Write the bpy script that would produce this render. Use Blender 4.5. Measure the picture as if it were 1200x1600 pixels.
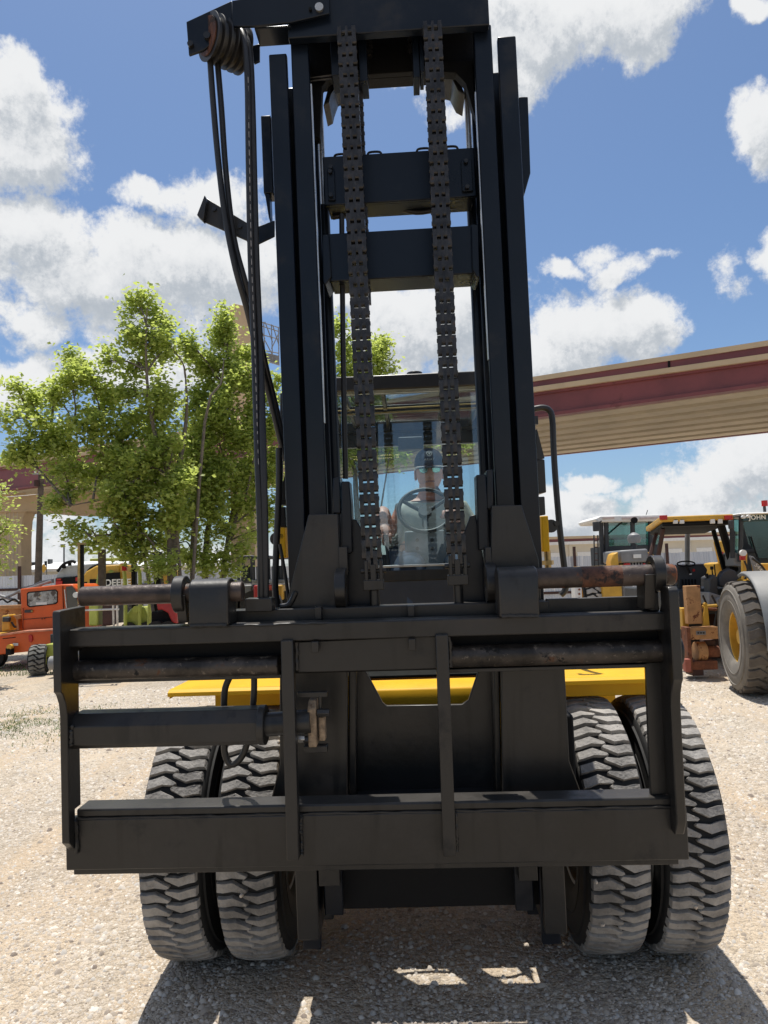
import bpy, bmesh, math, random
import numpy as np
from mathutils import Vector, Matrix, Quaternion, noise
from math import radians as R, sin, cos, pi, hypot, atan2, tan, sqrt

random.seed(7); rng = np.random.default_rng(7)
for o in list(bpy.data.objects): bpy.data.objects.remove(o)
S = bpy.context.scene; COL = S.collection

# ------------------------------------------------------------------ camera
FPX, EYE, PITCH, ROLL = 1150.0, 1.65, 0.0806, 0.0353
fw = Vector((0, cos(PITCH), sin(PITCH))); up0 = Vector((0, -sin(PITCH), cos(PITCH))); ri0 = Vector((1, 0, 0))
RI = ri0*cos(ROLL) - up0*sin(ROLL); UP = up0*cos(ROLL) + ri0*sin(ROLL)
cam_d = bpy.data.cameras.new('camera'); cam = bpy.data.objects.new('camera', cam_d); COL.objects.link(cam)
cam.matrix_world = Matrix(((RI.x, UP.x, -fw.x, 0), (RI.y, UP.y, -fw.y, 0), (RI.z, UP.z, -fw.z, EYE), (0, 0, 0, 1)))
cam_d.sensor_fit = 'VERTICAL'; cam_d.sensor_height = 36; cam_d.lens = FPX/1600*36
cam_d.clip_start = .05; cam_d.clip_end = 3000
S.camera = cam

# ------------------------------------------------------------------ light
SUN_EL, SUN_AZ = R(75.5), R(-14)            # azimuth measured from +Y (away from camera) towards +X
sun_dir = Vector((sin(SUN_AZ)*cos(SUN_EL), cos(SUN_AZ)*cos(SUN_EL), sin(SUN_EL)))
sl = bpy.data.lights.new('sun', 'SUN'); sl.energy = 4.6; sl.angle = R(.53); sl.color = (1, .955, .88)
so = bpy.data.objects.new('sun', sl); COL.objects.link(so)
so.rotation_euler = sun_dir.to_track_quat('Z', 'Y').to_euler()
S.view_settings.view_transform = 'Standard'; S.view_settings.look = 'None'
S.view_settings.exposure = 0.28; S.view_settings.gamma = 1; S.view_settings.use_curve_mapping = False
S.render.engine = 'CYCLES'
S.cycles.max_bounces = 6; S.cycles.transparent_max_bounces = 12; S.cycles.use_denoising = True
S.cycles.sample_clamp_indirect = 6

def ray(px, py):
    return RI*((px-600)/FPX) - UP*((py-800)/FPX) + fw

def azel(px, py):
    d = ray(px, py).normalized()
    return atan2(d.x, d.y), math.asin(d.z)

# ------------------------------------------------------------------ sky with clouds
W = bpy.data.worlds.new('World'); S.world = W; W.use_nodes = True
nt = W.node_tree; nt.nodes.clear()
def N(t, typ, **k):
    n = t.nodes.new(typ)
    for a, v in k.items(): setattr(n, a, v)
    return n
def mth(t, op, a, b=None, c=None, clamp=False):
    n = t.nodes.new('ShaderNodeMath'); n.operation = op; n.use_clamp = clamp
    for i, v in enumerate((a, b, c)):
        if v is None: continue
        if isinstance(v, (int, float)): n.inputs[i].default_value = v
        else: t.links.new(v, n.inputs[i])
    return n.outputs[0]
CLOUDS = [ # px, py, radius x, radius y (degrees are worked out from these), weight
 (20,150,70,75,1),(35,235,95,62,1),(85,180,50,45,.7),
 (30,375,110,75,1),(110,430,140,80,1),(210,420,120,75,1),(300,420,120,72,1),(255,310,75,26,.9),(345,320,85,45,.95),(400,400,70,70,.8),
 (230,500,130,48,.8),(60,500,90,42,.7),(50,600,75,38,1),(240,590,150,60,.8),(110,570,70,26,.5),
 (860,35,190,72,1),(960,20,150,62,1),(800,110,60,48,.8),(1010,60,60,40,.7),(760,20,120,60,1),
 (1195,205,42,66,1),(1205,400,34,52,.9),(1190,5,40,24,1),(1150,440,30,40,.4),
 (935,395,45,24,.72),(965,425,48,24,.75),(870,418,36,14,.55),(1030,400,30,12,.4),
 (885,520,85,62,1),(985,510,72,52,1),(700,500,110,82,1),(620,520,90,80,1),(560,450,60,40,.8),(830,570,120,50,.9),
 (930,752,52,17,.9),(980,765,40,14,.7),(880,800,100,38,.9),(1120,770,110,80,1),(1180,730,90,70,1),(1050,830,150,45,1),(1010,800,60,30,.6),
 (700,175,45,28,.42),(625,125,40,22,.35),(690,145,30,15,.4),(100,860,160,50,.55),(60,820,80,30,.5),(330,880,180,40,.6)]
def density_group():
    g = bpy.data.node_groups.new('cloud_density', 'ShaderNodeTree')
    g.interface.new_socket('az', in_out='INPUT', socket_type='NodeSocketFloat')
    g.interface.new_socket('el', in_out='INPUT', socket_type='NodeSocketFloat')
    g.interface.new_socket('d', in_out='OUTPUT', socket_type='NodeSocketFloat')
    gi = g.nodes.new('NodeGroupInput'); go = g.nodes.new('NodeGroupOutput')
    az, el = gi.outputs[0], gi.outputs[1]
    # large domain warp so that the masses are ragged, not oval
    c = N(g, 'ShaderNodeCombineXYZ'); g.links.new(az, c.inputs[0]); g.links.new(el, c.inputs[1]); c.inputs[2].default_value = 3.1
    w = N(g, 'ShaderNodeTexNoise'); w.inputs['Scale'].default_value = 7; w.inputs['Detail'].default_value = 5; w.inputs['Roughness'].default_value = .6
    g.links.new(c.outputs[0], w.inputs['Vector'])
    sp = N(g, 'ShaderNodeSeparateColor'); g.links.new(w.outputs['Color'], sp.inputs[0])
    az2 = mth(g, 'MULTIPLY_ADD', mth(g, 'SUBTRACT', sp.outputs[0], .5), .10, az)
    el2 = mth(g, 'MULTIPLY_ADD', mth(g, 'SUBTRACT', sp.outputs[1], .5), .09, el)
    cur = None
    for (px, py, rx, ry, wt) in CLOUDS:
        a0, e0 = azel(px, py)
        ax, _ = azel(px+rx, py); _, ey = azel(px, py-ry)
        ra, re = max(.01, abs(ax-a0)), max(.008, abs(ey-e0))
        u = mth(g, 'MULTIPLY_ADD', az2, 1/ra, -a0/ra); v = mth(g, 'MULTIPLY_ADD', el2, 1/re, -e0/re)
        q = mth(g, 'MULTIPLY_ADD', u, u, mth(g, 'MULTIPLY', v, v))
        d = mth(g, 'MULTIPLY', mth(g, 'SUBTRACT', 1.25, mth(g, 'MULTIPLY', q, .75), None, False), wt)
        cur = d if cur is None else mth(g, 'MAXIMUM', cur, d)
    # beyond the frame the sky goes on with the same kind of scattered cumulus
    f1 = N(g, 'ShaderNodeTexNoise'); f1.inputs['Scale'].default_value = 3.2; f1.inputs['Detail'].default_value = 3
    g.links.new(c.outputs[0], f1.inputs['Vector'])
    gen = mth(g, 'MULTIPLY_ADD', f1.outputs[0], 7.5, -3.7)
    aaz = mth(g, 'ABSOLUTE', az)
    out = mth(g, 'MAXIMUM', mth(g, 'MULTIPLY', mth(g, 'SUBTRACT', aaz, .52), 8, None, True), mth(g, 'MULTIPLY', mth(g, 'SUBTRACT', el, .78), 8, None, True))
    gen = mth(g, 'ADD', mth(g, 'MINIMUM', gen, 1.2), mth(g, 'MULTIPLY_ADD', out, 3, -3))
    cur = mth(g, 'MAXIMUM', cur, gen)
    # billowing detail
    n1 = N(g, 'ShaderNodeTexNoise'); n1.inputs['Scale'].default_value = 13; n1.inputs['Detail'].default_value = 11; n1.inputs['Roughness'].default_value = .71
    g.links.new(c.outputs[0], n1.inputs['Vector'])
    d = mth(g, 'ADD', cur, mth(g, 'MULTIPLY_ADD', n1.outputs[0], 3.4, -1.86))
    g.links.new(d, go.inputs[0])
    return g
dg = density_group()
tc = N(nt, 'ShaderNodeTexCoord'); sep = N(nt, 'ShaderNodeSeparateXYZ'); nt.links.new(tc.outputs['Generated'], sep.inputs[0])
az = mth(nt, 'ARCTAN2', sep.outputs[0], sep.outputs[1]); el = mth(nt, 'ARCSINE', sep.outputs[2])
def dens(a, e):
    n = N(nt, 'ShaderNodeGroup'); n.node_tree = dg
    nt.links.new(a, n.inputs[0]); nt.links.new(e, n.inputs[1]); return n.outputs[0]
d0 = dens(az, el); d1 = dens(mth(nt, 'ADD', az, -.012), mth(nt, 'ADD', el, .03))
def smooth(t, v, lo, hi, a=0, b=1):
    n = N(t, 'ShaderNodeMapRange', interpolation_type='SMOOTHSTEP'); t.links.new(v, n.inputs[0])
    for i, x in enumerate((lo, hi, a, b)): n.inputs[i+1].default_value = x
    return n.outputs[0]
cover = smooth(nt, d0, -.08, .66)
shade = mth(nt, 'ADD', mth(nt, 'MULTIPLY', smooth(nt, d1, .25, 1.75), .52), mth(nt, 'MULTIPLY', smooth(nt, mth(nt, 'SUBTRACT', d1, d0), -.35, .45), .48))
sky = N(nt, 'ShaderNodeTexSky'); sky.sky_type = 'NISHITA'; sky.sun_disc = False
sky.sun_elevation = SUN_EL; sky.sun_rotation = SUN_AZ; sky.air_density = 1.0; sky.dust_density = 1.1; sky.ozone_density = 2.0; sky.altitude = 10
bl = N(nt, 'ShaderNodeMix', data_type='RGBA', blend_type='MIX')
ramp = N(nt, 'ShaderNodeMix', data_type='RGBA'); nt.links.new(shade, ramp.inputs[0])
ramp.inputs[6].default_value = (8.3, 8.4, 8.5, 1); ramp.inputs[7].default_value = (4.3, 4.75, 5.3, 1)
nt.links.new(cover, bl.inputs[0]); tint = N(nt, 'ShaderNodeMix', data_type='RGBA', blend_type='MULTIPLY'); tint.inputs[0].default_value = 1
tint.inputs[7].default_value = (.90, 1.03, 1.16, 1); nt.links.new(sky.outputs[0], tint.inputs[6]); nt.links.new(tint.outputs[2], bl.inputs[6]); nt.links.new(ramp.outputs[2], bl.inputs[7])
bg = N(nt, 'ShaderNodeBackground'); bg.inputs[1].default_value = .085; nt.links.new(bl.outputs[2], bg.inputs[0])
wo = N(nt, 'ShaderNodeOutputWorld'); nt.links.new(bg.outputs[0], wo.inputs[0])
W.cycles.sampling_method = 'MANUAL'; W.cycles.sample_map_resolution = 512

# ------------------------------------------------------------------ materials
def mat(name, col, rough=.5, metal=0, var=.15, vscale=6, bump=.0, bscale=60, spec=.5, coat=0, spots=None, streak=None, trans=0, dust=0, wear=None, world=False):
    m = bpy.data.materials.new(name); m.use_nodes = True; t = m.node_tree; b = t.nodes['Principled BSDF']
    tcn = N(t, 'ShaderNodeTexCoord'); vec = tcn.outputs['Object'] if not world else N(t, 'ShaderNodeNewGeometry').outputs['Position']
    n = N(t, 'ShaderNodeTexNoise'); n.inputs['Scale'].default_value = vscale; n.inputs['Detail'].default_value = 6; n.inputs['Roughness'].default_value = .65
    t.links.new(vec, n.inputs['Vector'])
    mx = N(t, 'ShaderNodeMix', data_type='RGBA'); t.links.new(smooth(t, n.outputs[0], .3, .7), mx.inputs[0])
    mx.inputs[6].default_value = (*[c*(1-var) for c in col], 1); mx.inputs[7].default_value = (*[min(1, c*(1+var)) for c in col], 1)
    cur = mx.outputs[2]
    rcur = mth(t, 'MULTIPLY_ADD', n.outputs[0], .25, rough-.125, True)
    if spots:                                  # (colour, scale, threshold, softness)
        for (sc_, ss, th, sf) in spots:
            q = N(t, 'ShaderNodeTexNoise'); q.inputs['Scale'].default_value = ss; q.inputs['Detail'].default_value = 8; q.inputs['Roughness'].default_value = .7
            t.links.new(vec, q.inputs['Vector'])
            k = smooth(t, q.outputs[0], th, th+sf)
            m2 = N(t, 'ShaderNodeMix', data_type='RGBA'); t.links.new(k, m2.inputs[0]); t.links.new(cur, m2.inputs[6]); m2.inputs[7].default_value = (*sc_, 1)
            cur = m2.outputs[2]; rcur = mth(t, 'MULTIPLY_ADD', k, .3, rcur, True)
    if streak:                                 # run marks, long in z
        mp = N(t, 'ShaderNodeMapping'); mp.inputs['Scale'].default_value = (streak[1], streak[1], streak[2]); t.links.new(vec, mp.inputs[0])
        q = N(t, 'ShaderNodeTexNoise'); q.inputs['Scale'].default_value = 1; q.inputs['Detail'].default_value = 5; t.links.new(mp.outputs[0], q.inputs['Vector'])
        m2 = N(t, 'ShaderNodeMix', data_type='RGBA'); t.links.new(smooth(t, q.outputs[0], streak[3], streak[3]+.12), m2.inputs[0]); t.links.new(cur, m2.inputs[6]); m2.inputs[7].default_value = (*streak[0], 1); cur = m2.outputs[2]
    if dust:                                   # pale dust lying on faces that look upwards
        ge = N(t, 'ShaderNodeNewGeometry'); sg = N(t, 'ShaderNodeSeparateXYZ'); t.links.new(ge.outputs['Normal'], sg.inputs[0])
        k = mth(t, 'MULTIPLY', smooth(t, sg.outputs[2], .3, .95), mth(t, 'MULTIPLY', n.outputs[0], dust*1.6), None, True)
        m2 = N(t, 'ShaderNodeMix', data_type='RGBA'); t.links.new(k, m2.inputs[0]); t.links.new(cur, m2.inputs[6]); m2.inputs[7].default_value = (.36, .31, .25, 1)
        cur = m2.outputs[2]; rcur = mth(t, 'MULTIPLY_ADD', k, .4, rcur, True)
    t.links.new(cur, b.inputs['Base Color']); t.links.new(rcur, b.inputs['Roughness'])
    b.inputs['Metallic'].default_value = metal; b.inputs['Specular IOR Level'].default_value = spec
    if coat: b.inputs['Coat Weight'].default_value = coat; b.inputs['Coat Roughness'].default_value = .22
    if bump:
        q = N(t, 'ShaderNodeTexNoise'); q.inputs['Scale'].default_value = bscale; q.inputs['Detail'].default_value = 6
        t.links.new(vec, q.inputs['Vector'])
        bp = N(t, 'ShaderNodeBump'); bp.inputs['Strength'].default_value = bump; bp.inputs['Distance'].default_value = .01
        t.links.new(q.outputs[0], bp.inputs['Height']); t.links.new(bp.outputs[0], b.inputs['Normal'])
    return m
def glass(name, tint=(.8, .9, .88), refl=1.0, opaq=.0):
    m = bpy.data.materials.new(name); m.use_nodes = True; t = m.node_tree; t.nodes.clear()
    tr = N(t, 'ShaderNodeBsdfTransparent'); tr.inputs[0].default_value = (*tint, 1)
    gl = N(t, 'ShaderNodeBsdfGlossy'); gl.inputs['Roughness'].default_value = .02; gl.inputs[0].default_value = (refl, refl, refl, 1)
    fr = N(t, 'ShaderNodeFresnel'); fr.inputs[0].default_value = 1.55
    mx = N(t, 'ShaderNodeMixShader'); t.links.new(mth(t, 'MULTIPLY_ADD', fr.outputs[0], .55, opaq, True), mx.inputs[0])
    t.links.new(tr.outputs[0], mx.inputs[1]); t.links.new(gl.outputs[0], mx.inputs[2])
    df = N(t, 'ShaderNodeBsdfDiffuse'); df.inputs[0].default_value = (.5, .5, .47, 1)
    n = N(t, 'ShaderNodeTexNoise'); n.inputs['Scale'].default_value = 5; n.inputs['Detail'].default_value = 8
    tcn = N(t, 'ShaderNodeTexCoord'); t.links.new(tcn.outputs['Object'], n.inputs['Vector'])
    m2 = N(t, 'ShaderNodeMixShader'); t.links.new(mth(t, 'MULTIPLY', smooth(t, n.outputs[0], .35, .8), .03), m2.inputs[0])
    t.links.new(mx.outputs[0], m2.inputs[1]); t.links.new(df.outputs[0], m2.inputs[2])
    o = N(t, 'ShaderNodeOutputMaterial'); t.links.new(m2.outputs[0], o.inputs[0]); return m
BLK = mat('black_paint', (.0125, .012, .0118), .42, spec=.38, streak=((.0055, .0053, .0053), 16, 1.3, .56), coat=.22, var=.35, vscale=2.2, bump=.12, bscale=30, dust=.07, world=True, spots=[((.036, .030, .025), 3.5, .50, .25), ((.0035, .0035, .004), 5.5, .55, .2), ((.075, .062, .05), 26, .70, .05), ((.10, .045, .02), 4.5, .735, .03), ((.16, .14, .12), 75, .755, .02)])
BLK2 = mat('mast_paint', (.0035, .0062, .0115), .30, spec=.32, var=.3, vscale=1.5, bump=.06, bscale=9, dust=.08, world=True, spots=[((.020, .021, .024), 3, .54, .2), ((.06, .05, .045), 34, .715, .04), ((.13, .12, .11), 80, .765, .02)])
DRK = mat('dark_metal', (.004, .004, .0045), .7, spec=.25, var=.3, bump=.2, bscale=60)
CHN = mat('chain_steel', (.045, .043, .043), .33, world=True, metal=.55, var=.4, vscale=30, spots=[((.10, .06, .04), 30, .60, .1)])
PIN = mat('worn_pin', (.055, .040, .034), .45, metal=.35, var=.5, vscale=10, bump=.25, bscale=50, spots=[((.16, .055, .022), 7, .56, .08), ((.30, .27, .23), 22, .66, .05)])
PIN2 = mat('worn_shaft', (.045, .038, .033), .42, metal=.45, var=.6, vscale=9, bump=.25, bscale=60, spots=[((.19, .16, .13), 42, .57, .12), ((.11, .05, .025), 9, .60, .10), ((.012, .012, .012), 14, .60, .05)])
RST = mat('rust', (.17, .06, .028), .8, var=.4, vscale=14, bump=.3, bscale=60, spots=[((.05, .02, .012), 8, .55, .15)])
RSTT = mat('rusty_tan_paint', (.42, .22, .09), .65, var=.25, vscale=5, bump=.1, spots=[((.14, .045, .02), 5, .56, .06)])
YEL = mat('yellow_paint', (.68, .37, .004), .55, spec=.3, var=.07, vscale=5, bump=.04, bscale=20, spots=[((.42, .22, .02), 12, .68, .06)])
YEL2 = mat('machine_yellow', (.55, .31, .035), .5, var=.15, vscale=3, bump=.05, spots=[((.25, .15, .05), 6, .64, .08)])
ORG = mat('orange_paint', (.62, .10, .012), .42, var=.1, vscale=2, spots=[((.32, .08, .03), 9, .66, .06)])
LIM = mat('lime_paint', (.42, .46, .09), .45, var=.15, vscale=3, spots=[((.12, .09, .04), 7, .62, .08)])
RED = mat('red_paint', (.34, .02, .02), .4, var=.15)
REDL = mat('red_lens', (.45, .012, .01), .2, var=.1)
ORL = mat('amber_lens', (.6, .09, .01), .2, var=.1)
RUB = mat('rubber', (.011, .0105, .010), .75, var=.3, vscale=10, bump=.1)
TRD = mat('tread_rubber', (.27, .252, .23), .85, var=.45, vscale=7, world=True, bump=.5, bscale=90, spots=[((.34, .31, .27), 30, .60, .12), ((.05, .05, .05), 50, .64, .04)])
TRDB = mat('brown_tread', (.10, .085, .070), .9, world=True, var=.25, vscale=6, bump=.3, spots=[((.2, .18, .15), 8, .6, .1)])
HOSE = mat('hose_rubber', (.012, .0115, .012), .45, var=.2, vscale=30)
HPR = mat('hose_print', (.25, .24, .24), .6, var=.3, vscale=60)
GRY = mat('grey_paint', (.22, .22, .22), .5, var=.15, vscale=3)
DGR = mat('charcoal_plastic', (.035, .037, .04), .55, var=.2)
FEN = mat('grey_plastic', (.14, .15, .155), .5, var=.2, vscale=3, dust=.3, spots=[((.2, .19, .18), 14, .65, .05)])
WHT = mat('white_paint', (.72, .71, .68), .5, var=.06)
CHR = mat('bright_steel', (.55, .53, .5), .3, metal=.8, var=.2)
BRS = mat('brass_steel', (.36, .25, .10), .35, metal=.7, var=.3)
TAN = mat('tan_concrete', (.50, .385, .25), .9, var=.08, vscale=.6, bump=.15, bscale=8, spots=[((.36, .27, .18), .9, .6, .2)])
TAN2 = mat('soffit_concrete', (.50, .435, .335), .9, var=.1, vscale=.5, bump=.1, bscale=6)
MAR = mat('maroon_steel', (.165, .042, .044), .5, var=.25, vscale=.35, spots=[((.10, .03, .03), .7, .58, .15)])
WOOD = mat('weathered_wood', (.11, .085, .065), .9, var=.3, vscale=6, bump=.4, bscale=20)
SHEET = mat('galvanised_sheet', (.6, .62, .65), .5, var=.1, vscale=1, metal=.2)
BRN = mat('brown_steel', (.055, .022, .016), .7, var=.3)
BLDG = mat('cream_render', (.62, .57, .47), .9, var=.06, vscale=.4)
ROOFW = mat('white_roof', (.75, .75, .73), .6, var=.05)
GLW = glass('cab_glass', (.90, .95, .96), 1.0, .05)
GLT = glass('teal_glass', (.42, .62, .60), .9, .08)
GLD = mat('dark_glass', (.02, .03, .032), .08, var=.1, spec=.8)
SKIN = mat('skin', (.62, .33, .25), .5, var=.12, vscale=20, bump=.05)
SHIRT = mat('khaki_shirt', (.50, .50, .43), .9, var=.15, vscale=12, bump=.3, bscale=25)
NAVY = mat('navy_cloth', (.03, .04, .065), .9, var=.15)
MESHW = mat('white_mesh', (.6, .6, .58), .9)
DENIM = mat('denim', (.05, .07, .11), .9, var=.25, vscale=30)
LENS = mat('mirror_lens', (.25, .55, .55), .06, metal=1, var=.1)
PANEL = mat('console_grey', (.16, .18, .20), .5, var=.15)

# ------------------------------------------------------------------ mesh helpers
def props(o, label=None, cat=None, group=None, kind=None, category=None):
    cat = cat or category
    if label: o['label'] = label
    if cat: o['category'] = cat
    if group: o['group'] = group
    if kind: o['kind'] = kind
    return o
def empty(name, loc=(0, 0, 0), rz=0, **k):
    o = bpy.data.objects.new(name, None); COL.objects.link(o); o.empty_display_size = .2
    o.location = loc; o.rotation_euler = (0, 0, rz); return props(o, **k)
def link(name, me, parent=None, mtx=None, **k):
    o = bpy.data.objects.new(name, me); COL.objects.link(o)
    if parent is not None: o.parent = parent
    if mtx is not None: o.matrix_local = mtx
    return props(o, **k)
class MB:
    def __init__(s, M=None): s.v = []; s.f = []; s.M = M
    def add(s, vs, fs, M=None):
        n = len(s.v)
        if M is not None: vs = [M @ Vector(v) for v in vs]
        if s.M is not None: vs = [s.M @ Vector(v) for v in vs]
        s.v += [tuple(v) for v in vs]; s.f += [tuple(i+n for i in f) for f in fs]; return s
    def box(s, x0, x1, y0, y1, z0, z1, M=None):
        vs = [(x, y, z) for z in (z0, z1) for y in (y0, y1) for x in (x0, x1)]
        return s.add(vs, [(0, 2, 3, 1), (4, 5, 7, 6), (0, 1, 5, 4), (2, 6, 7, 3), (0, 4, 6, 2), (1, 3, 7, 5)], M)
    def prism(s, pts, ax, a0, a1, M=None):
        """polygon extruded along axis ax ('x','y','z'); pts give the other two coordinates in order"""
        def mk(p, a): return {'x': (a, p[0], p[1]), 'y': (p[0], a, p[1]), 'z': (p[0], p[1], a)}[ax]
        n = len(pts); vs = [mk(p, a0) for p in pts] + [mk(p, a1) for p in pts]
        fs = [tuple(range(n))[::-1], tuple(range(n, 2*n))] + [(i, (i+1) % n, n+(i+1) % n, n+i) for i in range(n)]
        return s.add(vs, fs, M)
    def cyl(s, p0, p1, r0, r1=None, n=20, cap=True, M=None):
        p0, p1 = Vector(p0), Vector(p1); r1 = r0 if r1 is None else r1
        q = (p1-p0).to_track_quat('Z', 'Y'); vs = []
        for p, r in ((p0, r0), (p1, r1)):
            for i in range(n):
                a = 2*pi*i/n; vs.append(p + q @ Vector((r*cos(a), r*sin(a), 0)))
        fs = [(i, (i+1) % n, n+(i+1) % n, n+i) for i in range(n)]
        if cap: fs += [tuple(range(n))[::-1], tuple(range(n, 2*n))]
        return s.add(vs, fs, M)
    def tube(s, pts, r, n=10, sub=4, M=None, rfun=None):
        P = [Vector(p) for p in pts]
        if sub > 1 and len(P) > 2:
            Q = []
            E_ = [P[0]*2-P[1]] + P + [P[-1]*2-P[-2]]
            for i in range(1, len(E_)-2):
                a, b, c, d = E_[i-1:i+3]
                for k in range(sub):
                    t = k/sub
                    Q.append(.5*((2*b)+(c-a)*t+(2*a-5*b+4*c-d)*t*t+(3*b-a-3*c+d)*t**3))
            P = Q + [P[-1]]
        vs = []; u = None
        for i, p in enumerate(P):
            t = (P[min(i+1, len(P)-1)]-P[max(i-1, 0)]).normalized()
            if u is None: u = t.orthogonal().normalized()
            u = (u - t*u.dot(t)).normalized(); w = t.cross(u)
            rr = r if rfun is None else r*rfun(i/(len(P)-1))
            for k in range(n):
                a = 2*pi*k/n; vs.append(p+u*rr*cos(a)+w*rr*sin(a))
        fs = [(i*n+k, i*n+(k+1) % n, (i+1)*n+(k+1) % n, (i+1)*n+k) for i in range(len(P)-1) for k in range(n)]
        fs += [tuple(range(n))[::-1], tuple(range(len(P)*n-n, len(P)*n))]
        return s.add(vs, fs, M)
    def lathe(s, prof, n=32, ax='x', M=None, closed=False):
        """prof: (a, r) along the axis"""
        vs = []; m = len(prof)
        for i in range(n):
            t = 2*pi*i/n
            for a, r in prof:
                vs.append({'x': (a, r*cos(t), r*sin(t)), 'y': (r*cos(t), a, r*sin(t)), 'z': (r*cos(t), r*sin(t), a)}[ax])
        fs = [(i*m+k, i*m+k+1, ((i+1) % n)*m+k+1, ((i+1) % n)*m+k) for i in range(n) for k in range(m-1)]
        if closed: fs += [(i*m+m-1, i*m, ((i+1) % n)*m, ((i+1) % n)*m+m-1) for i in range(n)]
        return s.add(vs, fs, M)
    def mesh(s, name, material, smooth_=True, ang=38):
        me = bpy.data.meshes.new(name); me.from_pydata(s.v, [], s.f); me.validate()
        bm = bmesh.new(); bm.from_mesh(me); bmesh.ops.recalc_face_normals(bm, faces=bm.faces); bm.to_mesh(me); bm.free()
        if smooth_:
            for p in me.polygons: p.use_smooth = True
            me.set_sharp_from_angle(angle=R(ang))
        me.materials.append(material); return me
    def obj(s, name, material, parent=None, bevel=0, seg=2, ang=38, **k):
        o = link(name, s.mesh(name, material, ang=ang), parent, **k)
        if bevel:
            m = o.modifiers.new('bevel', 'BEVEL'); m.width = bevel; m.segments = seg; m.limit_method = 'ANGLE'; m.angle_limit = R(40); m.harden_normals = False
        return o
class Frame:
    """a local frame of the forklift in which pixels can be turned into places on a plane of constant local y"""
    def __init__(s, M): s.M = M; s.I = M.inverted()
    def at(s, px, py, y):
        o = s.I @ Vector((0, 0, EYE)); d = s.I.to_3x3() @ ray(px, py)
        k = (y-o.y)/d.y; p = o+d*k; return p.x, p.z
    def X(s, px, py, y): return s.at(px, py, y)[0]
    def Z(s, px, py, y): return s.at(px, py, y)[1]
    def P(s, px, py, y): x, z = s.at(px, py, y); return Vector((x, y, z))
WF = Frame(Matrix.Identity(4))
def text(name, body, size, material, parent, mtx, ext=.002, spacing=1.0, **k):
    c = bpy.data.curves.new(name, 'FONT'); c.body = body; c.size = size; c.extrude = ext; c.align_x = 'CENTER'; c.align_y = 'CENTER'; c.space_character = spacing
    c.offset = k.pop('bold', 0)
    o = bpy.data.objects.new(name, c); COL.objects.link(o); dg_ = bpy.context.evaluated_depsgraph_get()
    me = bpy.data.meshes.new_from_object(o.evaluated_get(dg_)); bpy.data.objects.remove(o); me.materials.clear(); me.materials.append(material)
    return link(name, me, parent, mtx, **k)
def face_cam(x, y, z, rz=0, rx=pi/2):   # text standing upright, read from -Y
    return Matrix.Translation((x, y, z)) @ Matrix.Rotation(rz, 4, 'Z') @ Matrix.Rotation(rx, 4, 'X')

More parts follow.
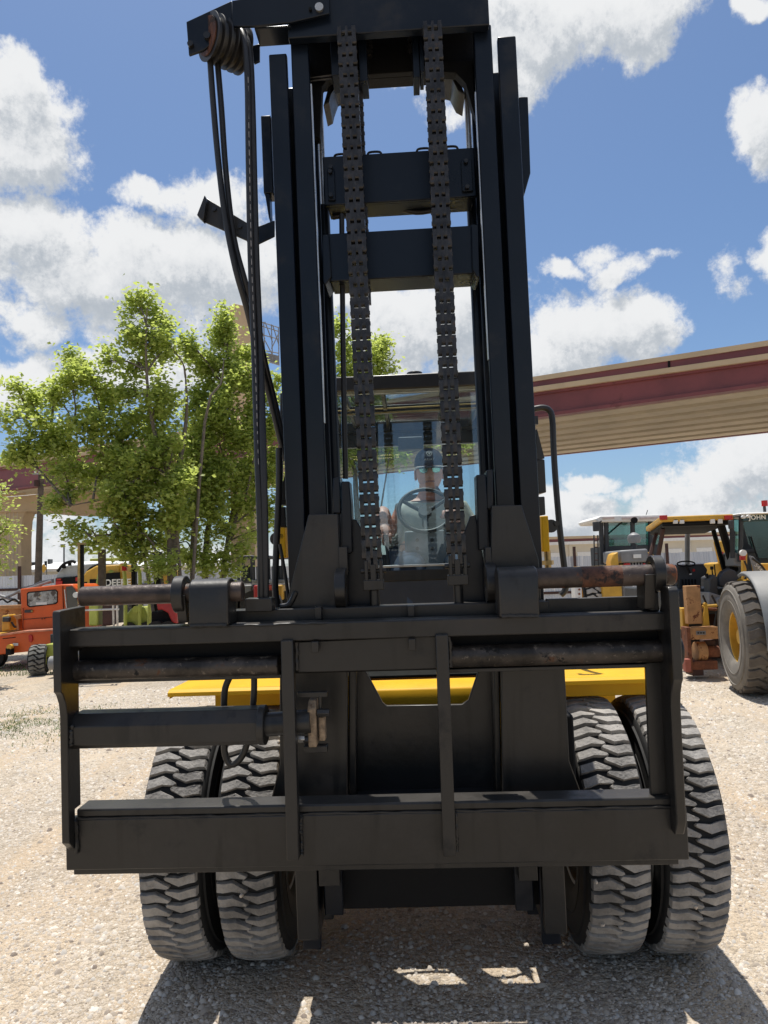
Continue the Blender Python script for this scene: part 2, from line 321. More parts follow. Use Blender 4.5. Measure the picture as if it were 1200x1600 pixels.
# ================================================================== GROUND
def ground():
    # one sheet: fine near the camera, coarse towards the horizon
    xs = np.concatenate([-np.geomspace(900, 8, 16), np.linspace(-7, 7, 71), np.geomspace(8, 900, 16)])
    ys = np.concatenate([[-300, -40, -8, -2], np.linspace(0, 12, 61), np.geomspace(12.5, 1500, 26)])
    vs = []
    for y in ys:
        for x in xs:
            near = max(0, 1-hypot(x, y-5)/30)
            flat = 1-math.exp(-((hypot((x-.1)/1.6, (y-3.2)/1.1))**4))
            z = (noise.noise((x*.35, y*.35, 0))*.05 + noise.noise((x*1.3, y*1.3, 4))*.018)*near*flat - .004
            vs.append((x, y, z))
    n = len(xs); fs = [(j*n+i, j*n+i+1, (j+1)*n+i+1, (j+1)*n+i) for j in range(len(ys)-1) for i in range(n-1)]
    m = bpy.data.materials.new('gravel'); m.use_nodes = True; t = m.node_tree; b = t.nodes['Principled BSDF']
    tcn = N(t, 'ShaderNodeTexCoord'); vec = tcn.outputs['Object']
    def vor(s, out='Color'):
        v = N(t, 'ShaderNodeTexVoronoi'); v.inputs['Scale'].default_value = s; t.links.new(vec, v.inputs['Vector']); return v
    def ns(s, d=5, r=.6):
        q = N(t, 'ShaderNodeTexNoise'); q.inputs['Scale'].default_value = s; q.inputs['Detail'].default_value = d; q.inputs['Roughness'].default_value = r
        t.links.new(vec, q.inputs['Vector']); return q.outputs[0]
    v1, v2 = vor(36), vor(95)
    def tone(v):
        s_ = N(t, 'ShaderNodeSeparateColor'); t.links.new(v.outputs['Color'], s_.inputs[0]); return s_.outputs[0]
    cr = N(t, 'ShaderNodeValToRGB'); e = cr.color_ramp; e.elements[0].color = (.24, .205, .17, 1); e.elements[1].color = (.72, .68, .61, 1)
    for p_, c_ in ((.25, (.38, .33, .265, 1)), (.5, (.49, .425, .345, 1)), (.8, (.58, .52, .44, 1))):
        x = e.elements.new(p_); x.color = c_
    t.links.new(mth(t, 'ADD', mth(t, 'MULTIPLY', tone(v1), .55), mth(t, 'MULTIPLY', tone(v2), .45)), cr.inputs[0])
    sand = N(t, 'ShaderNodeMix', data_type='RGBA'); t.links.new(smooth(t, ns(.9, 7), .44, .66, 0, .75), sand.inputs[0])
    t.links.new(cr.outputs[0], sand.inputs[6]); sand.inputs[7].default_value = (.56, .465, .355, 1)
    big = N(t, 'ShaderNodeMix', data_type='RGBA', blend_type='MULTIPLY'); big.inputs[0].default_value = 1
    t.links.new(sand.outputs[2], big.inputs[6])
    g2 = N(t, 'ShaderNodeValToRGB'); g2.color_ramp.elements[0].color = (.74, .72, .70, 1); g2.color_ramp.elements[1].color = (1.12, 1.1, 1.06, 1)
    g2.color_ramp.elements[0].position = .3; g2.color_ramp.elements[1].position = .7
    t.links.new(ns(.35, 6), g2.inputs[0]); t.links.new(g2.outputs[0], big.inputs[7])
    # wheel tracks: long soft bands of packed sandy fines
    mp = N(t, 'ShaderNodeMapping'); mp.inputs['Rotation'].default_value = (0, 0, R(24)); mp.inputs['Scale'].default_value = (2.2, .16, 1); t.links.new(vec, mp.inputs[0])
    q = N(t, 'ShaderNodeTexNoise'); q.inputs['Scale'].default_value = 1; q.inputs['Detail'].default_value = 4; t.links.new(mp.outputs[0], q.inputs['Vector'])
    trk = N(t, 'ShaderNodeMix', data_type='RGBA'); t.links.new(smooth(t, q.outputs[0], .50, .64, 0, .8), trk.inputs[0]); trk.inputs[7].default_value = (.52, .41, .29, 1)
    t.links.new(big.outputs[2], trk.inputs[6]); big = trk
    oil = N(t, 'ShaderNodeMix', data_type='RGBA'); t.links.new(smooth(t, ns(1.3, 3), .68, .76, 0, .45), oil.inputs[0]); oil.inputs[7].default_value = (.20, .17, .14, 1)
    t.links.new(big.outputs[2], oil.inputs[6]); big = oil
    t.links.new(big.outputs[2], b.inputs['Base Color']); b.inputs['Roughness'].default_value = .95; b.inputs['Specular IOR Level'].default_value = .2
    h = mth(t, 'ADD', mth(t, 'MULTIPLY', v1.outputs['Distance'], -1.0), mth(t, 'ADD', mth(t, 'MULTIPLY', v2.outputs['Distance'], -.5), mth(t, 'MULTIPLY', ns(18), .6)))
    bp = N(t, 'ShaderNodeBump'); bp.inputs['Strength'].default_value = .9; bp.inputs['Distance'].default_value = .02
    t.links.new(h, bp.inputs['Height']); t.links.new(bp.outputs[0], b.inputs['Normal'])
    me = bpy.data.meshes.new('ground'); me.from_pydata(vs, [], fs); me.materials.append(m)
    for p in me.polygons: p.use_smooth = True
    link('ground', me, kind='structure')
    def gz(x, y):
        near = max(0, 1-hypot(x, y-5)/30); flat = 1-math.exp(-((hypot((x-.1)/1.6, (y-3.2)/1.1))**4))
        return (noise.noise((x*.35, y*.35, 0))*.05 + noise.noise((x*1.3, y*1.3, 4))*.018)*near*flat - .004
    # loose stones, real geometry where the picture resolves them
    n = 95000
    u = rng.random(n); Y = 2.15*(11.5/2.15)**u
    half = Y*.56+.25; X = (rng.random(n)*2-1)*half
    sz = np.clip(rng.lognormal(math.log(.0047), .45, n), .0022, .017)*(1+.10*(Y-2))
    keep = np.array([noise.noise((x*.9, y*.9, 9)) > -.32 or random.random() < .35 for x, y in zip(X, Y)])
    X, Y, sz = X[keep], Y[keep], sz[keep]; n = len(X)
    base = np.array([(1, 0, 0), (.3, .95, .0), (-.8, .6, 0), (-.85, -.55, 0), (.2, -1, 0), (.45, .1, .75), (-.3, .42, .8), (-.15, -.5, .7)], float)
    tri = [(0, 1, 5), (1, 6, 5), (1, 2, 6), (2, 3, 6), (3, 7, 6), (3, 4, 7), (4, 0, 5), (4, 5, 7), (5, 6, 7)]
    V = base[None]*(1+.35*(rng.random((n, 8, 3))-.5)); V[:, :, 2] *= rng.uniform(.5, 1.25, (n, 1)); V[:, :, 0] *= rng.uniform(.8, 1.5, (n, 1))
    a = rng.random(n)*2*pi; c_, s_ = np.cos(a)[:, None], np.sin(a)[:, None]
    x_, y_ = V[:, :, 0]*c_-V[:, :, 1]*s_, V[:, :, 0]*s_+V[:, :, 1]*c_
    V[:, :, 0], V[:, :, 1] = x_, y_; V *= sz[:, None, None]
    Z = np.array([gz(x, y) for x, y in zip(X, Y)])
    V[:, :, 0] += X[:, None]; V[:, :, 1] += Y[:, None]; V[:, :, 2] += (Z-.0015)[:, None]
    F = (np.array(tri)[None]+(np.arange(n)*8)[:, None, None]).reshape(-1, 3)
    me = bpy.data.meshes.new('loose_stones'); me.vertices.add(n*8); me.vertices.foreach_set('co', V.reshape(-1))
    me.loops.add(len(F)*3); me.loops.foreach_set('vertex_index', F.reshape(-1)); me.polygons.add(len(F))
    me.polygons.foreach_set('loop_start', np.arange(len(F))*3); me.update(calc_edges=True)
    ms = bpy.data.materials.new('stone'); ms.use_nodes = True; t = ms.node_tree; b = t.nodes['Principled BSDF']
    ge = N(t, 'ShaderNodeNewGeometry'); cr = N(t, 'ShaderNodeValToRGB'); e = cr.color_ramp
    e.elements[0].color = (.22, .18, .15, 1); e.elements[1].color = (.66, .60, .53, 1)
    for p_, c2 in ((.15, (.38, .325, .265, 1)), (.4, (.52, .45, .37, 1)), (.62, (.45, .42, .38, 1)), (.85, (.60, .54, .46, 1))):
        x = e.elements.new(p_); x.color = c2
    t.links.new(ge.outputs['Random Per Island'], cr.inputs[0]); t.links.new(cr.outputs[0], b.inputs['Base Color']); b.inputs['Roughness'].default_value = .9
    b.inputs['Specular IOR Level'].default_value = .25
    me.materials.append(ms)
    link('loose_stones', me, kind='stuff', label='pale crushed limestone gravel scattered over the yard', category='gravel') if False else props(link('loose_stones', me), 'loose pale limestone gravel covering the yard', 'gravel', kind='stuff')
    # the thin patch of grass at the left
    gb = MB()
    for i in range(5200):
        cx, cy = WF.P(45, 1092, 9).x, 8.6
        x = random.gauss(-4.55, .75); y = random.gauss(8.8, .55)
        if noise.noise((x*1.5, y*1.5, 2)) < -.05: continue
        z = gz(x, y); h_ = random.uniform(.012, .04); a = random.random()*6.28; w = .004
        dx, dy = cos(a)*w, sin(a)*w; lx, ly = random.gauss(0, .015), random.gauss(0, .015)
        gb.add([(x-dx, y-dy, z), (x+dx, y+dy, z), (x+lx, y+ly, z+h_)], [(0, 1, 2)])
    for i in range(2200):
        x = random.uniform(-9.5, -5.2); y = random.uniform(13.5, 15.5)
        if noise.noise((x*.8, y*.8, 2)) < -.1: continue
        z = gz(x, y); h_ = random.uniform(.02, .06); a = random.random()*6.28; w = .008
        dx, dy = cos(a)*w, sin(a)*w
        gb.add([(x-dx, y-dy, z), (x+dx, y+dy, z), (x, y+.01, z+h_)], [(0, 1, 2)])
    props(gb.obj('grass_patch', mat('grass', (.10, .17, .03), .7, var=.3)), 'thin green grass growing through the gravel at the left', 'grass', kind='stuff')
    return gz
GZ = ground()

# ================================================================== FORKLIFT
X0, D0, YAW = .1359, 3.424, .0377
fork = empty('forklift', (X0, D0, 0), -YAW, label='big forklift', category='forklift')
fork['label'] = 'large forklift with tall black mast, yellow fenders and empty fork carriage in the foreground'
FM = Matrix.Translation((X0, D0, 0)) @ Matrix.Rotation(-YAW, 4, 'Z')
def tilt(tm, rm): return Matrix.Translation((0, 0, .53)) @ Matrix.Rotation(tm, 4, 'X') @ Matrix.Rotation(rm, 4, 'Y') @ Matrix.Translation((0, 0, -.53))
ML, CL = tilt(.0453, -.0059), tilt(.0411, .0031)
F = Frame(FM); MF = Frame(FM @ ML); CF = Frame(FM @ CL)

def fbox(fr, L, pxl, pxr, pyr, pt, pb, pxr_, y0, y1, name, m, bevel=.004, parent=None, **k):
    """box in a forklift frame: left/right pixel edges read at row pyr, top/bottom rows read at column pxr_, on the plane y0, y1 deep"""
    x0, x1 = fr.X(pxl, pyr, y0), fr.X(pxr, pyr, y0); z1, z0 = fr.Z(pxr_, pt, y0), fr.Z(pxr_, pb, y0)
    return MB(L).box(x0, x1, y0, y1, z0, z1).obj(name, m, parent or fork, bevel=bevel, **k)

# ---- mast rails
def rail(pl, pr, pyt, ybz, y0, depth, webside, name, backto=None, pyref=720):
    x0, x1 = MF.X(pl, pyref, y0), MF.X(pr, pyref, y0); z1 = MF.Z((pl+pr)/2, pyt, y0); z0 = ybz
    b = MB(ML); t = .028
    b.box(x0, x1, y0, y0+t, z0, z1)
    if webside < 0: xw0, xw1 = x0+.004, x0+.026
    elif webside > 0: xw0, xw1 = x1-.026, x1-.004
    else: xw0, xw1 = (x0+x1)/2-.012, (x0+x1)/2+.012
    b.box(xw0, xw1, y0+t, y0+depth-t, z0+.01, z1-.004)
    bx0, bx1 = (x0, x1) if backto is None else (min(x0, backto), max(x1, backto))
    b.box(bx0, bx1, y0+depth-t, y0+depth, z0, z1-.002)
    return b.obj(name, BLK2, fork, bevel=.005)
YM = -.62
rail(444, 472.5, 82, .30, YM, .24, -1, 'outer_mast_rail', MF.X(482, 720, YM))
rail(810, 839.5, 54, .30, YM, .24, 1, 'outer_mast_rail', MF.X(801, 720, YM))
rail(479.5, 508.3, 48, .42, YM+.004, .215, 0, 'inner_mast_rail')
rail(772, 801, 36, .42, YM+.004, .215, 0, 'inner_mast_rail')
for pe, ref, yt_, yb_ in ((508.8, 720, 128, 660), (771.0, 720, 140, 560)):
    xe = MF.X(pe, ref, YM+.01); MB(ML).box(xe-.002, xe+.004, YM+.012, YM+.03, MF.Z(pe, yb_, YM), MF.Z(pe-25, yt_, YM)).obj('worn_edge_highlight', CHR, fork)  # bright steel strip puts the highlight line on the worn flange edge
# lift cylinders and rods behind the inner rails
for (pa, pb_) in ((513.5, 531), (748, 766)):
    xc = (MF.X(pa, 720, -.36)+MF.X(pb_, 720, -.36))/2; r = (MF.X(pb_, 720, -.36)-MF.X(pa, 720, -.36))/2
    zt = MF.Z(520, 150, -.36)
    b = MB(ML).cyl((xc, -.36, .45), (xc, -.36, MF.Z(520, 330, -.36)), r, n=24); b.cyl((xc, -.36, MF.Z(520, 330, -.36)), (xc, -.36, MF.Z(520, 322, -.36)), r*1.15, n=24)
    c = b.obj('lift_cylinder', BLK2, fork)
    MB(ML).cyl((xc, -.36, MF.Z(520, 322, -.36)), (xc, -.36, zt), r*.55, n=16).obj('piston_rod', CHR, c)
# outer mast side pads and brackets
fbox(MF, ML, 409.5, 425, 240, 180, 302, 415, -.50, -.42, 'side_bracket', BLK2)
p = [MF.at(414, 303, -.5), MF.at(421, 303, -.5), MF.at(423, 350, -.5), MF.at(420, 340, -.5)]
MB(ML).prism(p, 'y', -.50, -.45).obj('side_bracket', BLK2, fork)
p = [MF.at(a, b, -.5) for a, b in ((811, 151), (825, 151), (829, 270), (820, 302), (813, 302))]
MB(ML).prism(p, 'y', -.50, -.42).obj('side_bracket', BLK2, fork, bevel=.003)
for sgn, pl, pr, rows in ((1, 838, 852, ((700, 770), (776, 805))), (-1, 432, 446, ((762, 788), (792, 824)))):
    for a, b_ in rows: fbox(MF, ML, pl, pr, (a+b_)/2, a+(18 if a in (700, 762) else 0), b_, (pl+pr)/2, -.46, -.30, 'tilt_bracket', BLK)
p = [MF.at(a, b, -.46) for a, b in ((839, 672), (843, 690), (852, 732), (852, 720+0), (839, 720))]
MB(ML).prism([MF.at(839, 670, -.46), MF.at(851, 716, -.46), MF.at(839, 718, -.46)], 'y', -.46, -.32).obj('tilt_bracket', BLK, fork)
MB(ML).prism([MF.at(446, 740, -.46), MF.at(446, 780, -.46), MF.at(433, 780, -.46)], 'y', -.46, -.32).obj('tilt_bracket', BLK, fork)
# yellow tilt-cylinder ends peeping out beside the mast
for a, b_, c_, d_ in ((847, 858, 806, 862), (430, 446, 822, 872)):
    fbox(MF, ML, a, b_, (c_+d_)/2, c_, d_, (a+b_)/2, -.25, -.12, 'tilt_cylinder_lug', YEL, bevel=.004)
for a, z_ in ((860, 822), (433, 842)):
    q = MF.P(a, z_, -.22); MB(ML).cyl(q+Vector((0, -.02, 0)), q+Vector((0, .12, 0)), .028, n=16).cyl(q+Vector((.022, -.03, .01)), q+Vector((.022, .02, .01)), .012, n=6).obj('tilt_cylinder_pin', BLK, fork)
q = MF.P(856, 878, -.22); MB(ML).cyl(q+Vector((0, 0, -.05)), q+Vector((0, 0, .05)), .014, n=12).cyl(q+Vector((0, 0, -.012)), q+Vector((0, 0, .006)), .025, n=6).obj('hose_fitting', BRS, fork)

# ---- head beam and the plates below it
yb = YM-.045
hx0, hx1 = MF.X(450, 60, yb), MF.X(765, 38, yb)
hz0, hz1 = MF.Z(600, 49.5, yb), MF.Z(600, -14, yb)
MB(ML).box(hx0, hx1, yb, yb+.04, hz0, hz1).box(hx0+.02, hx1-.02, yb+.04, yb+.22, hz1-.02, hz1-.004).obj('head_beam', BLK2, fork, bevel=.004)
yk = -.44
x0, x1 = MF.X(470, 80, yk), MF.X(742, 80, yk)
zt, zb = MF.Z(640, 30, yk), MF.Z(640, 112, yk)
MB(ML).box(x0, x1, yk, yk+.03, zb, zt).box(x0, x1, yk+.03, yk+.10, zb, zb+.015).obj('head_plate', DRK, fork, bevel=.003)
for s, pts in ((1, ((480, 125), (530, 108), (536, 118), (512, 122), (503, 135), (500, 215), (486, 215))), (-1, ((690, 96), (738, 94), (745, 190), (737, 165), (728, 130), (712, 113), (690, 112)))):
    MB(ML).prism([MF.at(a, b, -.47) for a, b in pts], 'y', -.47, -.42).obj('gusset', DRK, fork, bevel=.003)
for pts in (((505, 165), (513, 136), (536, 117), (545, 119), (523, 130), (516, 150), (514, 160)), ((690, 110), (704, 112), (718, 125), (727, 148), (716, 142), (706, 122), (690, 118))):
    MB(ML).prism([MF.at(a, b, -.40) for a, b in pts], 'y', -.40, -.24).obj('corner_brace', BLK, fork, bevel=.003)
for pl, pr, pb_ in ((517, 529, 118), (561, 573, 127), (645, 655, 121), (684, 691, 118), (656, 662, 112)):
    fbox(MF, ML, pl, pr, 90, 48, pb_, pl, -.58, -.46, 'anchor_plate', BLK2, bevel=.002)
for px, py in ((577, 80), (642, 72), (577, 66), (642, 60)):
    q = MF.P(px, py, -.47); MB(ML).cyl(q, q+Vector((0, .03, 0)), .014, n=6).obj('bolt', CHN, fork)
for px, py in ((483, 122), (483, 127)):
    q = MF.P(px, py, -.50); MB(ML).cyl(q, q+Vector((.09, 0, .006)), .004, n=6).obj('grease_line', CHN, fork)
# ---- crossmembers
def cross(name, tl, tr, bl, br, y0, y1, corner):
    a, b, c, d = MF.at(*tl, y0), MF.at(*tr, y0), MF.at(*br, y0), MF.at(*bl, y0)
    zt = (a[1]+b[1])/2; zb = (c[1]+d[1])/2
    return MB(ML).box(a[0], b[0], y0, y0+.02, zb, zt).box(a[0]+.01, b[0]-.01, y0+.02, y1, zt-.02, zt-.003).box(a[0]+.01, b[0]-.01, y0+.02, y1, zb+.002, zb+.018).obj(name, BLK2, fork, bevel=.004)
cm = cross('crossmember', (504, 246), (741, 229), (507, 322), (742, 306), -.52, -.38, 0)
for pl, pr in ((512, 523), (722, 739)): fbox(MF, ML, pl, pr, 290, 264+(0 if pl < 600 else -14), 313+(0 if pl < 600 else -14), pl, -.532, -.521, 'bolt_plate', BLK2, bevel=.002)
for px, py in ((516, 269), (517, 306), (728, 253), (730, 293), (517, 262)):
    q = MF.P(px, py, -.535); MB(ML).cyl(q, q+Vector((0, -.012, 0)), .009, n=6).obj('bolt', BLK, fork)
for px in (533, 585, 662, 704):
    q = MF.P(px, 247-(px-504)*.07-2, -.46); MB(ML).tube([q+Vector((-.03, 0, -.01)), q+Vector((-.02, 0, .004)), q+Vector((.02, 0, .004)), q+Vector((.03, 0, -.01))], .005, n=6).obj('lifting_eye', BLK, fork)
cm2 = cross('crossmember', (509, 366), (742, 351), (512, 440), (744, 427), -.56, -.40, 0)
for pts in (((503, 366), (514, 366), (518, 432), (508, 446), (504, 440)), ((736, 350), (748, 350), (750, 434), (744, 432), (738, 420))):
    MB(ML).prism([MF.at(a, b, -.575) for a, b in pts], 'y', -.575, -.42).obj('crossmember_end', BLK2, fork, bevel=.004)
# tan pad, pipes under the upper crossmember
fbox(MF, ML, 594, 654, 318, 311, 322, 620, -.44, -.36, 'wear_pad', mat('nylon_pad', (.25, .16, .08), .6), bevel=.002)
for pts, r in ((((520, 340), (560, 330), (590, 322), (612, 322), (650, 332), (690, 326), (738, 318)), .010), (((560, 326), (600, 318), (640, 322), (690, 320), (735, 313)), .009)):
    MB(ML).tube([MF.P(a, b, -.42) for a, b in pts], r).obj('hydraulic_hose', HOSE, fork)
MB(ML).tube([MF.P(a, b, -.50) for a, b in ((534, 335), (535, 450), (537, 600), (540, 748))], .0105).obj('hydraulic_hose', HOSE, fork)

# ---- lift chains: leaf links, one object per link
PITCHC = .0395
def link_mesh(kind, wd):
    b = MB(); k = 14; un = wd/k
    cells = {0: (0, 1, 4, 5, 8, 9), 1: (1, 2, 3, 6, 7, 8)}[kind] if False else ({0: (0, 1, 2, 6, 7, 11, 12, 13), 1: (3, 4, 5, 8, 9, 10)}[kind])
    h = PITCHC; r = .0172
    for c in cells:
        xa, xb = -wd/2+c*un+un*.07, -wd/2+(c+1)*un-un*.07
        pts = []
        for s_, zc in ((1, h/2), (-1, -h/2)):
            for j in range(7):
                a = pi*j/6 if s_ > 0 else pi+pi*j/6
                ca, sa = cos(a), sin(a)
                pts.append((r*math.copysign(abs(ca)**.55, ca), zc+r*math.copysign(abs(sa)**.55, sa)))
        b.prism(pts, 'x', xa, xb)
    b.cyl((-wd/2-.002, 0, h/2), (wd/2+.002, 0, h/2), .0075, n=10)
    return b
def chain(p_top, p_bot, ytop, ybot, wpx, name='lift_chain'):
    a, b_ = MF.P(*p_top, ytop), MF.P(*p_bot, ybot)
    wd = wpx*(2.58/FPX); d = (b_-a); n = int(d.length/PITCHC); st = d/n
    root = bpy.data.objects.new(name, None); COL.objects.link(root); root.parent = fork; root.matrix_local = ML @ Matrix.Translation(a)
    ms = [link_mesh(k, wd).mesh('chain_link', CHN) for k in (0, 1)]
    q = d.to_track_quat('-Z', 'X') if False else Vector((0, 0, -1)).rotation_difference(d)
    for i in range(n):
        link('chain_link', ms[i % 2], root, Matrix.Translation(st*(i+.5)) @ q.to_matrix().to_4x4())
    return root
YC = -.70
chain((541.5, 50), (582, 884), YC+.02, YC-.05, 30.5)
chain((675.5, 42), (713.5, 876), YC+.02, YC-.05, 30)
chain((557, 118), (571, 470), -.50, -.50, 20)
for px, py in ((583, 884), (714, 876)):
    xc, zc = MF.at(px, py, YC-.05); y = YC-.05
    b = MB(ML)
    for k in (-.030, .022): b.box(xc+k, xc+k+.012, y-.022, y+.022, zc-.055, zc+.02)
    b.box(xc-.010, xc+.010, y-.02, y+.02, zc-.055, zc+.005)
    b.cyl((xc-.045, y, zc-.018), (xc+.045, y, zc-.018), .009, n=10)
    b.box(xc-.036, xc+.036, y-.026, y+.026, zc-.085, zc-.050)
    b.cyl((xc, y, zc-.085), (xc, y, zc-.2), .017, n=14); b.cyl((xc, y, zc-.15), (xc, y, zc-.165), .024, n=6)
    b.obj('chain_anchor', BLK, fork, bevel=.002)

BND = mat('rust_over_black', (.085, .033, .018), .65, metal=.2, var=.5, vscale=22, bump=.3, bscale=60, spots=[((.025, .02, .02), 16, .52, .08), ((.28, .17, .12), 30, .68, .04)])
# ---- hose arm, sheaves
ya = YM-.07
A = lambda a, b: MF.at(a, b, ya)
MB(ML).prism([A(291, 34), A(362, 1), A(363, 42), A(318, 78), A(295, 86)], 'y', ya, ya+.012).prism([A(380, 45), A(397, 40), A(397, 68), A(388, 72)], 'y', ya+.10, ya+.112).obj('hose_arm_plate', BLK2, fork, bevel=.002)
MB(ML).prism([A(363, 2), A(512, -22), A(515, 22), A(455, 36), A(395, 42), A(363, 42)], 'y', ya-.004, ya+.008).box(A(395, 0)[0], A(452, 0)[0], ya+.01, ya+.11, A(410, 42)[1], A(410, 42)[1]+.008).obj('hose_arm', BLK2, fork, bevel=.002)
for px, py, r, m_ in ((499, 13, .016, CHR), (485, 16, .006, DRK), (298, 70, .011, BLK), (324, 57, .013, BLK), (353, 35, .006, DRK)):
    q = MF.P(px, py, ya-.005); MB(ML).cyl(q+Vector((0, .004, 0)), q+Vector((0, -.010, 0)), r, n=14).obj('bolt', m_, fork)
sh = MF.P(352, 68, ya+.06); rot = Matrix.Translation(sh) @ Matrix.Rotation(R(42), 4, 'Z')
prof = [(-.07, .0), (-.07, .088)]
for k in range(5):
    a = -.07+.028*k; prof += [(a+.003, .088), (a+.008, .074), (a+.020, .074), (a+.025, .088)]
prof += [(.073, .088), (.073, 0)]
MB(ML @ rot).lathe(prof, 36).obj('hose_sheave', HOSE, fork)
MB(ML @ rot).cyl((-.0715, 0, 0), (-.076, 0, 0), .070, n=28).obj('sheave_face', BND, fork)
def hose(pts, y, r=.0115, name='hydraulic_hose', m=HOSE, fr=MF, L=ML, **k):
    ys = y if isinstance(y, (list, tuple)) else [y]*len(pts)
    return MB(L).tube([fr.P(a, b, yy) for (a, b), yy in zip(pts, ys)], r, n=12, **k).obj(name, m, fork)
hose(((328, 90), (333, 160), (341, 250), (352, 340), (368, 420), (385, 480), (402, 550), (420, 615), (436, 680), (446, 720)), [ya+.05]*5+[-.60, -.52, -.45, -.42, -.4])
hose(((340, 100), (346, 170), (353, 270), (365, 370), (383, 440), (400, 500), (415, 570), (430, 630), (444, 690)), [ya+.07]*5+[-.56, -.48, -.42, -.4])
hose(((372, 44), (381, 60), (387, 120), (389, 250), (392, 400), (398, 560), (403, 720), (407, 840), (408, 940)), [ya+.05, ya+.02]+[ya-.01]*4+[-.78, -.80, -.80], r=.0125)
hose(((380, 50), (390, 80), (394, 160), (397, 280), (401, 420), (407, 560), (411, 700), (414, 830), (415, 938)), [ya+.05, ya+.03]+[ya]*4+[-.78, -.80, -.80], r=.0125)
b = MB(ML)
for i in range(58):                                   # the white lettering run printed along the hose
    py = 110+i*14.2; px = np.interp(py, (60, 120, 250, 400, 560, 720, 840, 940), (381, 387, 389, 392, 398, 403, 407, 408))+.6
    yy = np.interp(py, (60, 120, 560, 720), (ya+.02, ya-.01, ya-.01, -.78))-.0135
    q = MF.P(px, py, yy); b.box(q.x-.0012, q.x+.0012, q.y, q.y+.004, q.z-.012, q.z+.010)
b.obj('hose_print', HPR, fork)
# bracket that guides the hoses
yb2 = -.58
B_ = lambda a, b: MF.at(a, b, yb2)
MB(ML).prism([B_(323, 310), B_(386, 348), B_(386, 376), B_(318, 346), B_(311, 341)], 'y', yb2, yb2+.010).prism([B_(311, 341), B_(323, 310), B_(326, 318), B_(321, 351)], 'y', yb2-.03, yb2).obj('hose_guide', BLK, fork, bevel=.002)
MB(ML).prism([B_(384, 350), B_(401, 352), B_(428, 342), B_(428, 367), B_(401, 380), B_(384, 375)], 'y', yb2+.012, yb2+.022).obj('hose_guide_arm', BLK2, fork, bevel=.002)
for px, py in ((335, 327), (358, 341), (375, 354)):
    q = MF.P(px, py, yb2-.002); MB(ML).cyl(q, q+Vector((0, -.006, 0)), .009, n=6).obj('bolt', CHN, fork)
# hoses standing beside the mast foot
hose(((436, 700), (436, 760), (433, 830), (431, 880), (430, 920), (434, 950)), -.50, r=.013)
hose(((437, 850), (446, 900), (452, 945)), -.52, r=.007)
hose(((441, 615), (440, 700), (438, 775)), -.30, r=.009)

# ================================================================== CARRIAGE
car = bpy.data.objects.new('carriage', None); COL.objects.link(car); car.parent = fork; car.matrix_local = CL
CI = Matrix.Identity(4)
def cbox(pl, pr, pyr, pt, pb, pxr, y0, y1, name, m=BLK, bevel=.004): return fbox(CF, CI, pl, pr, pyr, pt, pb, pxr, y0, y1, name, m, bevel, parent=car)
def cprism(pts, y0, y1, name, m=BLK, bevel=.003, yr=None):
    return MB().prism([CF.at(a, b, y0 if yr is None else yr) for a, b in pts], 'y', y0, y1).obj(name, m, car, bevel=bevel)
def weld(p0, p1, r=.006, n=22):
    """a lumpy bead of weld between two points"""
    p0, p1 = Vector(p0), Vector(p1); pts = [p0.lerp(p1, i/n)+Vector((random.gauss(0, .0009), random.gauss(0, .0006), random.gauss(0, .0012))) for i in range(n+1)]
    MB().tube(pts, r, n=7, sub=1, rfun=lambda t: .75+.5*random.random()).obj('weld_bead', BLK, car)
YL = -.90
# lower bar: main plate, the stepped band above it, the lip below
xl, xr = CF.X(103, 1350, YL), CF.X(1077, 1340, YL)
z_lip, z_bot = CF.Z(600, 1352, YL), CF.Z(600, 1361.5, YL)
z_seam, z_top = CF.Z(600, 1271, YL), CF.Z(600, 1256, YL)
MB().box(xl, xr, YL, YL+.045, z_lip, z_seam).obj('lower_plate', BLK, car, bevel=.004)
xl2, xr2 = CF.X(118, 1275, YL), CF.X(1058, 1260, YL)
MB().box(xl2, xr2, YL+.006, YL+.10, z_seam+.003, z_top).obj('lower_bar', BLK, car, bevel=.006)
weld((xl2, YL+.004, z_seam+.001), (xr2, YL+.004, z_seam+.001), .0045, 70)
MB().box(xl+.02, xr-.03, YL+.012, YL+.055, z_bot, z_lip-.001).obj('lower_lip', BLK, car, bevel=.003)
# top bar
yt = -.925
z1, z0 = CF.Z(600, 969.5, yt), CF.Z(600, 998, yt)
tx0, tx1 = CF.X(95, 1000, yt), CF.X(1062, 970, yt)
MB().box(tx0, tx1, yt, yt+.085, z0, z1).obj('top_bar', BLK, car, bevel=.005)
weld((tx0+.01, yt-.002, z1-.003), (tx0+.9, yt-.002, z1-.003), .004, 40)
TZ0, TZ1 = z0, z1
# recessed back plate of the top channel, thin bottom flange
zr = CF.Z(600, 1049, -.84)
MB().box(tx0+.02, tx1-.02, -.838, -.815, zr, TZ0+.02).obj('back_plate', DRK, car, bevel=.003)
for a, b_, r_ in ((118, 440, 1060), (700, 1042, 1043)): cbox(a, b_, r_, r_-2, r_+4, (a+b_)/2, -.87, -.815, 'bottom_flange', BLK, .002)
# middle plate between the uprights
cprism(((466, 1003), (688, 993), (688, 1045), (466, 1051)), -.905, -.885, 'middle_plate')
